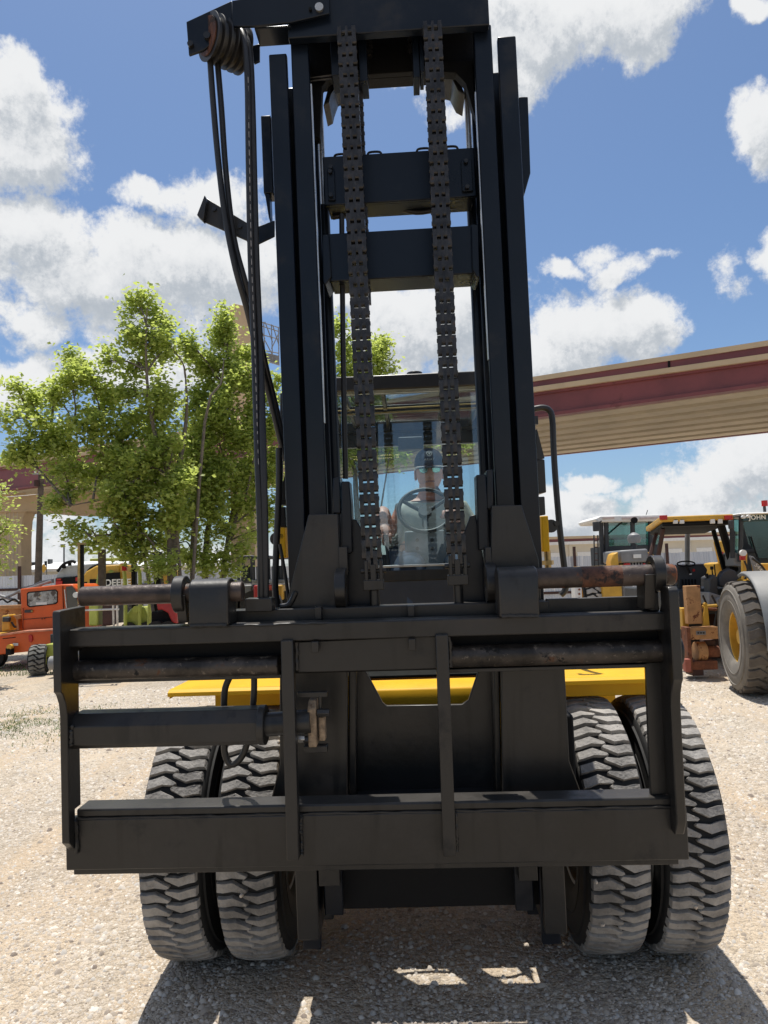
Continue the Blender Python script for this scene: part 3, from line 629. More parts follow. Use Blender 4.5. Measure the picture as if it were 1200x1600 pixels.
# uprights, proud of the plates
for a, b_, t_, bt in ((438.5, 457.5, 1001, 1345), (681, 701, 992, 1339)):
    x0 = CF.X(a, 1010, -.945); x1 = CF.X(b_, 1010, -.945); zt = CF.Z(a, t_, -.945); zb = CF.Z(a+8, bt, -.945)
    MB().box(x0, x1, -.945, -.902, zb, zt).obj('upright_bar', BLK, car, bevel=.003)
    weld((x1+.004, -.905, zb), (x1+.004, -.905, z_seam), .006, 30); weld((x1+.006, -.905, CF.Z(470, 1048, -.905)), (x1+.006, -.905, TZ0-.005), .008, 12)
# end plates with their stepped front edge
def end_plate(px0, px1, pyr, pt, side, name='end_plate'):
    x0, x1 = CF.X(px0, pyr, -.99), CF.X(px1, pyr, -.99)
    zt = CF.Z(px0, pt, -.99); zs = CF.Z(px0, 1082 if side < 0 else 1045, -.99); zb = CF.Z(px0+8, 1337 if side < 0 else 1310, -.95); zc = CF.Z(px0+8, 1318 if side < 0 else 1290, -.95)
    zl = z_top+.004
    pts = [(-.80, zt), (-.985, zt), (-.99, zt-.008), (-.99, zs), (-.975, zs-.012), (-.957, zs-.045), (-.950, zs-.085), (-.950, zc), (-.905, zb), (-.903, zl), (-.86, zl), (-.86, TZ0-.02), (-.80, TZ0-.02)]
    MB().prism(pts, 'x', x0, x1).obj(name, BLK, car, bevel=.003)
    return x0, x1
ex0, ex1 = end_plate(82, 94, 1000, 955, -1)
weld((ex1+.004, -.907, CF.Z(110, 1335, -.91)), (ex1+.004, -.907, z_seam), .007, 20)
# right plate stands taller and ends in a rounded hook
x0, x1 = CF.X(1049, 1000, -.99), CF.X(1065, 1000, -.99)
zt = CF.Z(1050, 917, -.99); zs = CF.Z(1060, 1062, -.99); zc = CF.Z(1070, 1285, -.95); zb = CF.Z(1070, 1308, -.95); zl = z_top+.004
pts = [(-.90, zt), (-.975, zt), (-.988, zt-.012), (-.99, zt-.03), (-.99, zs), (-.978, zs-.015), (-.962, zs-.05), (-.955, zs-.09), (-.955, zc), (-.93, zb), (-.903, zb), (-.903, zl), (-.86, zl), (-.86, zt-.14), (-.875, zt-.10), (-.905, zt-.06)]
MB().prism(pts, 'x', x0, x1).obj('end_plate', BLK, car, bevel=.004)
MB().box(x0-.035, x0-.002, -.90, -.82, TZ1, zt-.02).obj('hook_lug', BLK, car, bevel=.006)
# inner vertical plate at the right
cprism(((1009, 1036), (1040, 1034), (1043, 1241), (1017, 1243)), -.87, -.85, 'side_plate')
weld((CF.X(1047, 1150, -.865), -.868, CF.Z(1047, 1240, -.868)), (CF.X(1047, 1150, -.865), -.868, CF.Z(1047, 1040, -.868)), .007, 34)
cprism(((1043, 1034), (1058, 1030), (1058, 1243), (1045, 1243)), -.855, -.83, 'side_plate', DRK)
# small ribs on the top bar
for a, t_, bt in ((486, 948, 1020), (638, 946, 1017)):
    x0, x1 = CF.X(a, 1000, -.945), CF.X(a+11, 1000, -.945)
    MB().box(x0, x1, -.943, -.926, CF.Z(a, bt, -.945), TZ0-.001).obj('rib', BLK, car, bevel=.002); MB().box(x0, x1, -.84, -.80, TZ1, CF.Z(a, t_, -.82)).obj('rib', BLK, car, bevel=.002)
# rear angle bar above the top bar
z1b = CF.Z(600, 947, -.80); 
MB().box(CF.X(355, 960, -.80), CF.X(858, 940, -.80), -.80, -.775, TZ0, z1b).box(CF.X(355, 960, -.80), CF.X(858, 940, -.80), -.775, -.70, z1b-.012, z1b-.002).obj('rear_angle', BLK, car, bevel=.003)
MB().box(CF.X(850, 940, -.80)+.01, CF.X(1030, 940, -.80), -.79, -.765, TZ0, CF.Z(940, 934, -.80)).obj('rear_angle', BLK, car, bevel=.003)
# lower shafts
def shaft(pl, pr, pyc_l, pyc_r, y, r, name, m, collars=()):
    a, b_ = CF.P(pl, pyc_l, y), CF.P(pr, pyc_r, y); zc = (a.z+b_.z)/2; a.z = b_.z = zc
    o = MB().cyl(a, b_, r, n=32).obj(name, m, car, bevel=.004); return a, b_, o
a, b_, o = shaft(108, 437, 1044, 1043, -.872, .0345, 'lower_shaft', PIN2)
MB().cyl(a, a+Vector((-.035, 0, 0)), .046, n=28).obj('shaft_collar', BLK, o, bevel=.003)
a2, b2, o2 = shaft(699, 1040, 1027, 1015, -.872, .0375, 'lower_shaft', PIN2)
MB().cyl(b2, b2+Vector((.045, 0, 0)), .052, n=28).obj('shaft_collar', BLK, o2, bevel=.003)
# upper fork pins with ring, strap block
yp = -.885
a, b_, o = shaft(128, 380, 930, 926, yp, .0335, 'fork_pin', PIN)
MB().cyl(a, a-Vector((.002, 0, 0)), .03, n=28).obj('pin_end', RST, o)
a3, b3, o3 = shaft(836, 1052, 904, 897, yp, .0350, 'fork_pin', PIN)
MB().cyl(b3, b3+Vector((.003, 0, 0)), .031, n=28).obj('pin_end', RST, o3)
MB().cyl(a3.lerp(b3, .33), a3.lerp(b3, .62), .0354, n=32).obj('rust_band', BND, o3)
def ring(px0, px1, pyr, pyt, pyb, y, name='stop_ring', rr=None, hole=.036):
    x0, x1 = CF.X(px0, pyr, y), CF.X(px1, pyr, y); zt, zb = CF.Z(px0, pyt, y), CF.Z(px0, pyb, y); r = (zt-zb)/2; zc = (zt+zb)/2
    o = MB().lathe([(x0, hole), (x0, r), (x1, r), (x1, hole)], 36, 'x', Matrix.Translation((0, y, zc)), closed=True).obj(name, BLK, car, bevel=.003)
    return x0, x1, r, zc, o
def strap(px0, px1, pyr, pyt, pyb, y, r, zc):
    x0, x1 = CF.X(px0, pyr, y-.06), CF.X(px1, pyr, y-.06); zt, zb = CF.Z(px0, pyt, y-.055), TZ1+.001
    rr = .06; pts = [(y-rr, zb)]
    for i in range(9):
        t_ = pi-pi*i/8; pts.append((y+rr*cos(t_), zt-.035+.035*sin(t_)))
    pts.append((y+rr, zb)); q = MB().prism(pts, 'x', x0, x1).obj('pin_block', BLK, car, bevel=.006, seg=3)
    weld((x0+.005, y-rr-.003, zb+.003), (x1-.005, y-rr-.003, zb+.003), .006, 14)
strap(294, 356, 940, 906, 978, yp, 0, 0)
strap(779, 842, 920, 887, 955, yp, 0, 0)
x0, x1, r, zc, q = ring(275, 292, 930, 900, 958, yp)
MB().prism([(yp-.045, zc), (yp-.02, TZ1+.01), (yp+.06, TZ1+.01), (yp+.06, zc)], 'x', x0+.012, x1+.006).obj('ring_web', BLK, car, bevel=.002)
x0, x1, r, zc, q = ring(1016, 1033, 895, 868, 925, yp, rr=.06)
MB().prism([(yp-.045, zc), (yp-.02, TZ1+.01), (yp+.06, TZ1+.01), (yp+.06, zc)], 'x', x0-.03, x0+.004).obj('ring_web', BLK, car, bevel=.002)
# centre guide rings (seen edge on) with their lugs
for px0, px1, t_, bt, s in ((523, 540, 889, 950, 1), (760, 776, 880, 942, -1)):
    x0, x1 = CF.X(px0, 915, -.80), CF.X(px1, 915, -.80); zt = CF.Z(px0, t_, -.80); r = .072
    MB().lathe([(x0, .02), (x0, r), (x1, r), (x1, .02)], 40, 'x', Matrix.Translation((0, -.76, zt-r)), closed=True).obj('guide_roller', BLK, car, bevel=.003)
    cbox(px0+(6 if s > 0 else -2), px0+(20 if s > 0 else 8), 870, 855, 900, px0, -.74, -.70, 'roller_lug', BLK, .003)
# taper plates standing in front of the mast
cprism(((482, 804), (528, 803), (533, 950), (446, 950)), -.73, -.70, 'taper_plate')
cprism(((768, 790), (815, 789), (842, 875), (846, 945), (766, 946)), -.73, -.70, 'taper_plate')
MB().tube([CF.P(438, 948, -.74), CF.P(452, 944, -.74), CF.P(462, 925, -.735)], .010, n=8).obj('weld_bead', BLK, car)
# roller blocks inside the mast
for pts in (((520, 747), (531, 745), (532, 802), (520, 802)), ((533, 752), (546, 752), (549, 790), (551, 862), (546, 866), (533, 860)), ((760, 735), (770, 733), (771, 795), (761, 795)), ((744, 742), (759, 741), (762, 790), (764, 858), (748, 860))):
    cprism(pts, -.70, -.60, 'roller_block', BLK2, .004)
for pts in (((531, 862), (540, 858), (539, 892), (531, 892)), ((757, 851), (766, 848), (767, 880), (759, 882))):
    cprism(pts, -.68, -.62, 'roller_lug', BLK2, .003)
for px, py in ((547, 800), (541, 800)): 
    q = CF.P(px, 805, -.70); 
# wing plates with the V cut between them
cprism(((548, 812), (556, 811), (590, 868), (594, 948), (536, 948)), -.67, -.645, 'wing_plate', BLK2)
cprism(((743, 804), (735, 806), (723, 838), (716, 945), (768, 945)), -.67, -.645, 'wing_plate', BLK2)
# hose base block on the left of the angle
cbox(383, 425, 945, 935, 956, 405, -.84, -.78, 'hose_block', BLK, .003)
# square tube with the side-shift cylinder
def octo(p0, p1, r, flat=True):
    b = MB(); return b.cyl(p0, p1, r, n=8)
pa, pb_ = CF.P(119, 1139, -.88), CF.P(411, 1133, -.88); pb_.z = pa.z = (pa.z+pb_.z)/2
yy, zz, h, w = pa.y, pa.z, .056, .05
pts = [(yy-w, zz-h+.014), (yy-w+.012, zz-h), (yy+w, zz-h), (yy+w, zz+h), (yy-w+.034, zz+h), (yy-w, zz+h-.036)]
tube_ = MB().prism(pts, 'x', pa.x, pb_.x).obj('cylinder_housing', BLK, car, bevel=.003)
weld((pa.x+.006, yy-w, zz-h+.012), (pa.x+.006, yy-w+.002, zz+h-.03), .009, 14)
MB().lathe([(pb_.x-.012, .03), (pb_.x-.012, .066), (pb_.x+.012, .066), (pb_.x+.012, .03)], 24, 'x', Matrix.Translation((0, yy, zz)), closed=True).obj('cylinder_ring', BLK, car, bevel=.003)
MB().cyl((pb_.x, yy, zz), (CF.X(486, 1125, -.88), yy, zz+.008), .040, n=24).obj('side_shift_cylinder', BLK, car)
# its clamp, bolts and linkage
cx = CF.X(488, 1130, -.86); cz = CF.Z(488, 1128, -.86); RD = mat('clay_smear', (.25, .18, .115), .9, var=.4, vscale=40, bump=.3, spots=[((.10, .05, .03), 30, .55, .1)])
MB().prism([(-.90, cz-.075), (-.90, cz+.05), (-.87, cz+.075), (-.82, cz+.075), (-.82, cz-.075)], 'x', cx-.010, cx+.018).obj('clamp', RD, car, bevel=.004)
MB().prism([(-.88, cz-.06), (-.88, cz+.02), (-.84, cz+.02), (-.84, cz-.06)], 'x', cx+.024, cx+.045).obj('clamp', RD, car, bevel=.004)
MB().box(cx-.03, cx+.05, -.875, -.84, cz-.10, cz-.078).obj('clamp_foot', BLK, car, bevel=.002)
MB().box(cx-.045, cx+.055, -.875, -.855, cz+.085, cz+.103).cyl((cx+.03, -.87, cz+.03), (cx+.03, -.87, cz+.09), .006).obj('clamp_bracket', BLK, car, bevel=.002)
for dx, dz, m_ in ((.05, .035, CHN), (.03, .035, BLK), (-.035, -.05, CHR), (-.018, -.055, CHN)):
    MB().cyl((cx+dx-.010, -.88, cz+dz), (cx+dx+.012, -.88, cz+dz), .014, n=6).obj('bolt', m_, car, bevel=.0015)
# hoses looping behind the cylinder
def chose(pts, y, r): MB().tube([CF.P(a, b, y) for a, b in pts], r, n=12).obj('hydraulic_hose', HOSE, car)
chose(((362, 1052), (352, 1075), (350, 1105), (350, 1150), (352, 1180), (362, 1195), (376, 1185), (385, 1165), (390, 1140)), -.78, .0115)
chose(((397, 1050), (397, 1080), (395, 1110), (393, 1150)), -.80, .011)

# ================================================================== MAST FOOT (between the wheels)
def mprism(pts, y0, y1, name, m=BLK, bevel=.004): return MB(ML).prism([MF.at(a, b, y0) for a, b in pts], 'y', y0, y1).obj(name, m, fork, bevel=bevel)
mprism(((437, 1040), (543, 1040), (543, 1250), (423, 1250), (437, 1195)), -.66, -.632, 'mast_foot_plate')
mprism(((783, 1035), (882, 1035), (890, 1190), (910, 1243), (785, 1246)), -.66, -.632, 'mast_foot_plate')
mprism(((545, 1040), (556, 1040), (556, 1248), (545, 1248)), -.60, -.45, 'foot_web', BLK)
mprism(((771, 1035), (780, 1035), (784, 1246), (775, 1246)), -.60, -.45, 'foot_web', BLK)
mprism(((556, 1042), (568, 1042), (598, 1098), (604, 1103), (722, 1101), (732, 1094), (750, 1040), (772, 1038), (776, 1246), (556, 1248)), -.50, -.48, 'cross_plate')
x0, x1 = MF.X(470, 1240, -.62), MF.X(872, 1240, -.62); zsh = MF.Z(640, 1254, -.64)
MB(ML).box(x0, x1, -.64, -.44, zsh-.02, zsh).obj('foot_shelf', BLK2, fork, bevel=.004)
z0 = MF.Z(670, 1418, -.55); MB(ML).box(MF.X(505, 1390, -.55), MF.X(850, 1390, -.55), -.55, -.50, z0, zsh-.03).obj('lower_crossmember', DRK, fork, bevel=.005)
for a, b_, t_, bt in ((463, 497, 1300, 1470), (850, 885, 1290, 1460)): fbox(MF, ML, a, b_, 1420, t_, bt, (a+b_)/2, -.66, -.46, 'mast_leg', BLK, .004)
for a, b_, t_, bt in ((498, 531, 1300, 1385), (811, 841, 1300, 1377)): fbox(MF, ML, a, b_, 1375, t_, bt, (a+b_)/2, -.66, -.56, 'foot_tab', BLK, .003)

# ================================================================== WHEELS
RW = .53
def block_mesh(sgn, R0, W, p, hgt, name, m, crown=.014):
    h = .335
    pts = [(-1, h-.02), (-.78, h+.02), (-.42, h+.20), (.07, .03), (.10, -.10), (.02, -.22), (-.42, -h+.22), (-.78, -h+.02), (-1, -h-.02)]
    pts = [(u*sgn, v*sgn) for u, v in pts]
    vs = []; n = len(pts); cu = sum(q[0] for q in pts)/n; cv = sum(q[1] for q in pts)/n
    for lvl, (dr, sc) in enumerate(((-hgt, 1.0), (-.004, .985), (0, .93))):
        for u, v in pts:
            uu, vv = cu+(u-cu)*sc, cv+(v-cv)*sc
            r = R0-crown*abs(uu)**3+dr+random.uniform(-.0006, .0006); a = vv*p/R0
            x = uu*W if lvl else uu*W*1.02
            vs.append((x, r*sin(a), r*cos(a)))
    fs = [tuple(range(2*n, 3*n))]+[(l*n+i, l*n+(i+1) % n, (l+1)*n+(i+1) % n, (l+1)*n+i) for l in (0, 1) for i in range(n)]
    b = MB(); b.add(vs, fs)
    # short sipes at the shoulder edge
    return b.mesh(name, m, ang=30)
def tyre_wheel(parent, x, name='wheel', R0=RW, W=.113, nb=60, hgt=.020, tm=TRD, sw=RUB, rim=GRY, mtx=None, rimr=.27, phase=0, side=1):
    w = bpy.data.objects.new(name, None); COL.objects.link(w); w.parent = parent
    w.matrix_local = mtx if mtx is not None else Matrix.Translation((x, 0, R0-.006))
    Ri = R0-hgt
    prof = [(-W*.80, rimr), (-W*1.08, rimr+.03), (-W*1.15, (rimr+Ri)/2), (-W*1.08, Ri-.035), (-W*1.0, Ri-.014), (-W*.6, Ri-.003), (0, Ri), (W*.6, Ri-.003), (W*1.0, Ri-.014), (W*1.08, Ri-.035), (W*1.15, (rimr+Ri)/2), (W*1.08, rimr+.03), (W*.80, rimr)]
    MB().lathe(prof, 64, 'x').obj('tyre', sw, w, ang=60)
    # side ribs so the sidewall is not bare
    b = MB()
    for rr in (.35, .75):
        r = rimr+.03+(Ri-.03-rimr)*rr
        for s_ in (-1, 1): b.lathe([(s_*W*1.08, r-.006), (s_*W*1.165, r-.002), (s_*W*1.165, r+.002), (s_*W*1.08, r+.006)], 64, 'x')
    b.obj('sidewall_rib', sw, w)
    rp = [(-W*.8, rimr), (-W*.82, rimr+.012), (-W*.7, rimr-.02), (-W*.3, rimr-.05), (W*.1*side, rimr*.75), (W*.25*side, rimr*.45), (W*.25*side, 0)]
    b = MB().lathe([(-W*.84, rimr+.012), (-W*.78, rimr-.012), (W*.78, rimr-.012), (W*.84, rimr+.012)], 48, 'x')
    b.lathe([(side*W*.15, 0), (side*W*.15, rimr*.45), (side*W*.02, rimr*.62), (side*W*.02, rimr-.01)], 48, 'x')
    ro = b.obj('rim', rim, w)
    ml = [block_mesh(s_, R0, W, 2*pi*R0/nb, hgt+.012, 'tread_block', tm) for s_ in (1, -1)]
    for i in range(nb):
        for k in (0, 1):
            a = 2*pi*(i+.5*k+phase)/nb
            link('tread_block', ml[k], w, Matrix.Rotation(a+random.gauss(0, .0016), 4, 'X') @ Matrix.Rotation(random.gauss(0, .022), 4, 'Z') @ Matrix.Diagonal((random.uniform(.97, 1.01), random.uniform(.93, 1.04), random.uniform(.9955, 1.001), 1)))
    return w
for k, x in enumerate((-1.005, -.702, .733, 1.030)):
    tyre_wheel(fork, x, phase=(.0, .37, .61, .22)[k], side=(-1 if x < 0 else 1))
b = MB().cyl((-.95, 0, RW), (.95, 0, RW), .085, n=24)
b.obj('axle', DRK, fork)
for s_, xa_, xb_ in ((-1, -.47, -.36), (1, .42, .60)): MB().box(xa_, xb_, -.44, -.05, .50, 1.06).obj('hidden_shade_block', DRK, fork, bevel=.01)  # hidden blocks added to stop light streaks between mast foot and tyres
es = MB()
stn = mat('caught_stone', (.55, .48, .40), .9)
for (px, py) in ((357, 1262), (712, 1), (421, 1178), (378, 1398), (930, 1376), (947, 1455), (262, 1300), (1090, 1420)):
    if py < 900: continue
    q = F.P(px, py, -.515); th_ = math.asin(max(-1, min(1, (q.z-RW)/RW))); q.y = -RW*cos(th_)-.002
    bmx = bmesh.new(); bmesh.ops.create_icosphere(bmx, subdivisions=1, radius=.009)
    for v in bmx.verts: v.co *= random.uniform(.7, 1.3)
    me_ = bpy.data.meshes.new('caught_stone'); bmx.to_mesh(me_); bmx.free(); me_.materials.append(stn); link('caught_stone', me_, fork, Matrix.Translation(q))
for x in (-.853, .882): MB().cyl((x-.03, 0, RW), (x+.03, 0, RW), .22, n=28).obj('wheel_hub', GRY, fork)

# ================================================================== BODY
def yprof(x0, x1, pts, name, m=YEL, bevel=.006): return MB().prism(pts, 'x', x0, x1).obj(name, m, fork, bevel=bevel)
YFD = -.12
zf = F.Z(262, 1087, YFD)
fx = F.X(262, 1087, YFD)
for s in (-1, 1):
    x_out, x_in = s*abs(fx), s*.52
    xa, xb = min(x_out, x_in), max(x_out, x_in)
    zt = zf+.024
    MB().prism([(xa, zt) if s > 0 else (xa, zt-.045), (xa, zt), (xb, zt), (xb, zt) if s < 0 else (xb, zt-.045), (xb-.012 if s > 0 else xb, zt-.012), (xa+.012 if s < 0 else xa, zt-.012)][:6], 'y', YFD+.02, .95).obj('fender', YEL, fork, bevel=.004)
    # sloped front lip and the inner face that closes the wheel arch
    MB().prism([(YFD+.02, zt), (YFD-.005, zt-.012), (YFD-.005, zt-.03), (YFD+.022, zt-.012)], 'x', xa, xb).obj('fender_lip', YEL, fork, bevel=.002)
    xi = s*(abs(fx)-.20) if s < 0 else s*(abs(fx))
    MB().box(min(x_in, xi), max(x_in, xi), YFD+.05, YFD+.065, RW*2+.006, zt-.012).obj('arch_panel', YEL, fork, bevel=.003)
    MB().box(min(x_in, s*.60), max(x_in, s*.60), YFD+.052, YFD+.063, zt-.35, RW*2+.005).obj('arch_panel', YEL, fork, bevel=.003)
    MB().box(min(s*.40, s*.50), max(s*.40, s*.50), -.38, 1.2, .45, zt+.02).obj('frame_side', YEL, fork, bevel=.006)
    MB().box(min(s*.50, s*abs(fx)), max(s*.50, s*abs(fx)), .95, .97, .5, zt-.015).obj('arch_panel', YEL, fork, bevel=.003)
# cowl seen through the notch: rounded yellow nose with a black grating strip above
zn = F.Z(660, 1085, -.30)
pts = [(-.22, zn-.20), (-.30, zn-.16), (-.31, zn-.02), (-.29, zn+.022), (-.25, zn+.035), (-.10, zn+.035), (-.10, zn-.2)]
yprof(-.40, .40, pts, 'nose_panel')
MB().box(-.40, .33, .07, .35, zn+.018, zn+.030).obj('step_plate', mat('tread_plate', (.010, .011, .010), .9, spec=.15, var=.4, vscale=20, bump=.4, bscale=60), fork, bevel=.002)
MB().box(-.40, .33, -.104, -.096, zn+.012, zn+.034).obj('step_edge', CHR, fork)
for a_, b_ in ((545.5, 550), (778, 783)):
    x0, x1 = F.X(a_, 1140, -.58), F.X(b_, 1140, -.58); MB().box(x0, x1, -.60, -.585, F.Z(a_, 1228, -.58), F.Z(a_, 1056, -.58)).obj('frame_edge', YEL, fork)
MB().box(-.40, .33, .352, .40, zn+.0, zn+.10).obj('step_riser', DRK, fork)
for x0_, x1_ in ((.06, .13), (-.40, -.24)): MB().box(x0_, x1_, -.09, .068, zn-.02, zn+.014).obj('sun_patch_divider', DRK, fork, bevel=.003)  # unseen plates added under the chassis to split the sunlit ground strip
for pts_ in (((-.24, -.09), (-.10, -.09), (-.24, .06)), ((.06, .065), (-.02, .065), (.06, -.05)), ((.13, -.09), (.24, -.09), (.13, .05)), ((.33, .066), (.33, -.06), (.27, .066))):
    MB().prism(pts_, 'z', zn-.015, zn-.003).obj('sun_patch_wedge', DRK, fork)  # unseen wedges added to taper the sun patches into triangles
MB().tube([(-.3, .0, zn-.03), (-.05, .03, zn-.05), (.2, -.02, zn-.03), (.34, .02, zn-.06)], .011).obj('hydraulic_hose', HOSE, fork)  # unseen tube added to break up the sunlit patches below
MB().box(-.55, .55, .42, 2.6, .5, 1.30).obj('chassis', YEL, fork, bevel=.02)
MB().box(-.60, .60, 2.0, 3.1, .45, 1.75).obj('counterweight', YEL, fork, bevel=.08)
for x in (-.75, .75): tyre_wheel(fork, 0, mtx=Matrix.Translation((x, 2.4, .48)), R0=.48, W=.115, nb=44, rimr=.25) if False else None
for x in (-.80, .80):
    w = bpy.data.objects.new('rear_wheel', None); COL.objects.link(w); w.parent = fork; w.matrix_local = Matrix.Translation((x, 2.45, .48))
    MB().lathe([(-.1, .25), (-.14, .36), (-.12, .47), (0, .48), (.12, .47), (.14, .36), (.1, .25)], 48, 'x').obj('tyre', RUB, w, ang=60)
    MB().lathe([(-.11, .26), (-.09, .24), (-.02, .2), (-.02, 0)], 32, 'x').obj('rim', GRY, w)
MB().cyl((-.8, 2.45, .48), (.8, 2.45, .48), .08).obj('rear_axle', DRK, fork)

# ---- cab
YCAB = .72
cab = bpy.data.objects.new('cab', None); COL.objects.link(cab); cab.parent = fork
cxl, cxr = F.X(478, 700, YCAB), F.X(806, 700, YCAB)
zroof = F.Z(640, 611, YCAB); zsill = F.Z(640, 885, YCAB); ZR = zroof; yr_ = YCAB+1.3
b = MB().box(cxl, cxr, YCAB-.06, YCAB+.07, ZR, ZR+.085)
b.box(cxl, cxr, yr_-.10, yr_, ZR, ZR+.08)
b.box(cxl, cxl+.09, YCAB+.07, yr_-.10, ZR, ZR+.08); b.box(cxr-.09, cxr, YCAB+.07, yr_-.10, ZR, ZR+.08)
b.obj('roof_frame', BLK, cab, bevel=.008)
for k, px in enumerate((545, 602, 692, 748)): 
    xc = F.X(px, 640, YCAB+.5); MB().box(xc-.012, xc+.012, YCAB+.07, yr_-.10, ZR+.01, ZR+.06).obj('guard_bar', BLK, cab, bevel=.004)
MB().box(cxl+.09, cxr-.09, YCAB+.55, YCAB+.60, ZR+.0, ZR+.05).obj('guard_bar', BLK, cab, bevel=.003)
MB().box(cxl+.09, cxr-.09, YCAB+.07, yr_-.10, ZR+.062, ZR+.066).obj('roof_glass', GLW, cab)
MB().cyl((F.X(648, 592, YCAB), YCAB, ZR+.085), (F.X(648, 592, YCAB), YCAB, ZR+.105), .045, n=20).cyl((F.X(648, 592, YCAB)-.06, YCAB, ZR+.09), (F.X(648, 592, YCAB)+.14, YCAB-.01, ZR+.09), .008).obj('beacon_base', BLK, cab, bevel=.003)
for x in (cxl, cxr-.07): 
    MB().box(x, x+.07, YCAB, YCAB+.07, 1.2, ZR).obj('front_post', BLK, cab, bevel=.008)
    MB().box(x, x+.07, yr_-.08, yr_, 1.2, ZR).obj('rear_post', BLK, cab, bevel=.008)
    MB().box(x+.02, x+.035, YCAB+.07, yr_-.08, zsill-.02, ZR-.01).obj('side_glass', GLW, cab)
    MB().box(x+.01, x+.05, YCAB+.07, yr_-.08, 1.2, zsill-.02).obj('side_panel', YEL, cab, bevel=.004)
MB().box(cxl+.07, cxr-.07, YCAB+.02, YCAB+.026, zsill+.012, ZR-.002).obj('windscreen', GLW, cab)
MB().box(cxl+.07, cxr-.07, YCAB+.002, YCAB+.045, zsill-.003, zsill+.010).obj('windscreen_sill', CHR, cab, bevel=.002)
MB().box(cxl+.07, cxr-.07, YCAB+.004, YCAB+.04, 1.1, zsill-.02).obj('front_panel', mat('blue_black_panel', (.03, .036, .05), .4, dust=.2), cab, bevel=.004)
MB().box(cxl+.07, cxr-.07, YCAB+.0, YCAB+.045, F.Z(660, 907, YCAB), F.Z(660, 890, YCAB)).obj('panel_rail', BLK, cab, bevel=.003)
MB().box(cxl+.07, cxr-.07, yr_-.03, yr_-.024, zsill+.1, ZR-.08).obj('rear_glass', GLW, cab)
MB().box(cxl+.07, cxr-.07, yr_-.06, yr_-.0, ZR-.10, ZR-.002).obj('rear_header', BLK, cab, bevel=.004)
MB().box(cxl+.07, cxr-.07, yr_-.06, yr_-.0, 1.2, zsill+.10).obj('rear_panel', DGR, cab, bevel=.004)
MB().box(cxl+.05, cxr-.05, YCAB+.05, yr_-.06, 1.28, 1.32).obj('cab_floor', DGR, cab)
# thin wiper/heater bars across the roof underside
for z_ in (.045, .02): MB().cyl((cxl+.1, YCAB+.35, ZR-z_), (cxr-.1, YCAB+.35, ZR-z_+.01), .005, n=6).obj('wiring', BRS, cab)
MB().box(F.X(622, 700, YCAB+.9), F.X(662, 700, YCAB+.9), YCAB+.9, YCAB+1.0, F.Z(640, 702, YCAB+.9), F.Z(640, 682, YCAB+.9)).obj('cab_monitor', DGR, cab, bevel=.01)
# seat
xs, zs = F.at(668, 800, YCAB+.78)
MB().box(xs-.26, xs+.26, YCAB+.42, YCAB+.86, 1.48, 1.60).obj('seat', DGR, cab, bevel=.04)
MB().box(xs-.17, xs+.17, YCAB+.84, YCAB+.95, 1.60, 2.17).obj('seat_back', DGR, cab, bevel=.04)
MB().box(xs-.2, xs+.2, YCAB+.5, YCAB+.8, 1.30, 1.48).obj('seat_base', DRK, cab)
# steering console and wheel
ys = YCAB+.22
MB().box(F.X(633, 860, ys), F.X(701, 860, ys), ys, ys+.12, 1.30, F.Z(668, 829, ys)).obj('steering_console', PANEL, cab, bevel=.008)
for px in (650, 673):
    for py in (844, 857):
        q = F.P(px+2, py, ys); MB().cyl(q, q+Vector((0, -.006, 0)), .011, n=12).obj('bolt', CHN, cab)
sw = F.P(664, 797, ys+.05); tl = Matrix.Translation(sw) @ Matrix.Rotation(R(58), 4, 'X')
b = MB(tl)
rr = .158; pts = [(rr*cos(2*pi*i/40), rr*sin(2*pi*i/40), 0) for i in range(41)]
b.tube(pts, .0125, n=10, sub=1); stw = b.obj('steering_wheel', HOSE, cab)
b = MB(tl)
for a in (R(90+60), R(90-60), R(270)): b.tube([(0, 0, -.03), (rr*.5*cos(a), rr*.5*sin(a), -.018), (rr*cos(a), rr*sin(a), 0)], .012, n=8)
b.cyl((0, 0, -.04), (0, 0, .0), .04).cyl((0, 0, -.04), (0, 0, -.16), .02).obj('wheel_spokes', DGR, stw)
# lever on the left
q = F.P(603, 838, ys+.10); MB().tube([q, q+Vector((.008, 0, -.10)), q+Vector((.02, .02, -.30))], .008, n=8).cyl(q+Vector((-.004, 0, .01)), q+Vector((0, 0, -.03)), .016, n=12).obj('lever', DGR, cab)
# grab rail at the right
MB().tube([F.P(a, b, .30) for a, b in ((834, 639), (848, 637), (858, 641), (863, 655), (865, 700), (868, 750), (874, 820), (881, 880), (885, 905), (883, 922), (876, 930))], .0155, n=12).obj('grab_rail', BLK, fork)
MB().box(F.X(834, 660, .3), F.X(840, 660, .3), .28, .32, F.Z(836, 664, .3), F.Z(836, 651, .3)).obj('rail_bracket', BLK, fork)
MB().box(F.X(905, 1000, .3)*0+.50, .62, .2, .8, 1.18, 1.30).obj('cab_step', BLK, fork, bevel=.01)

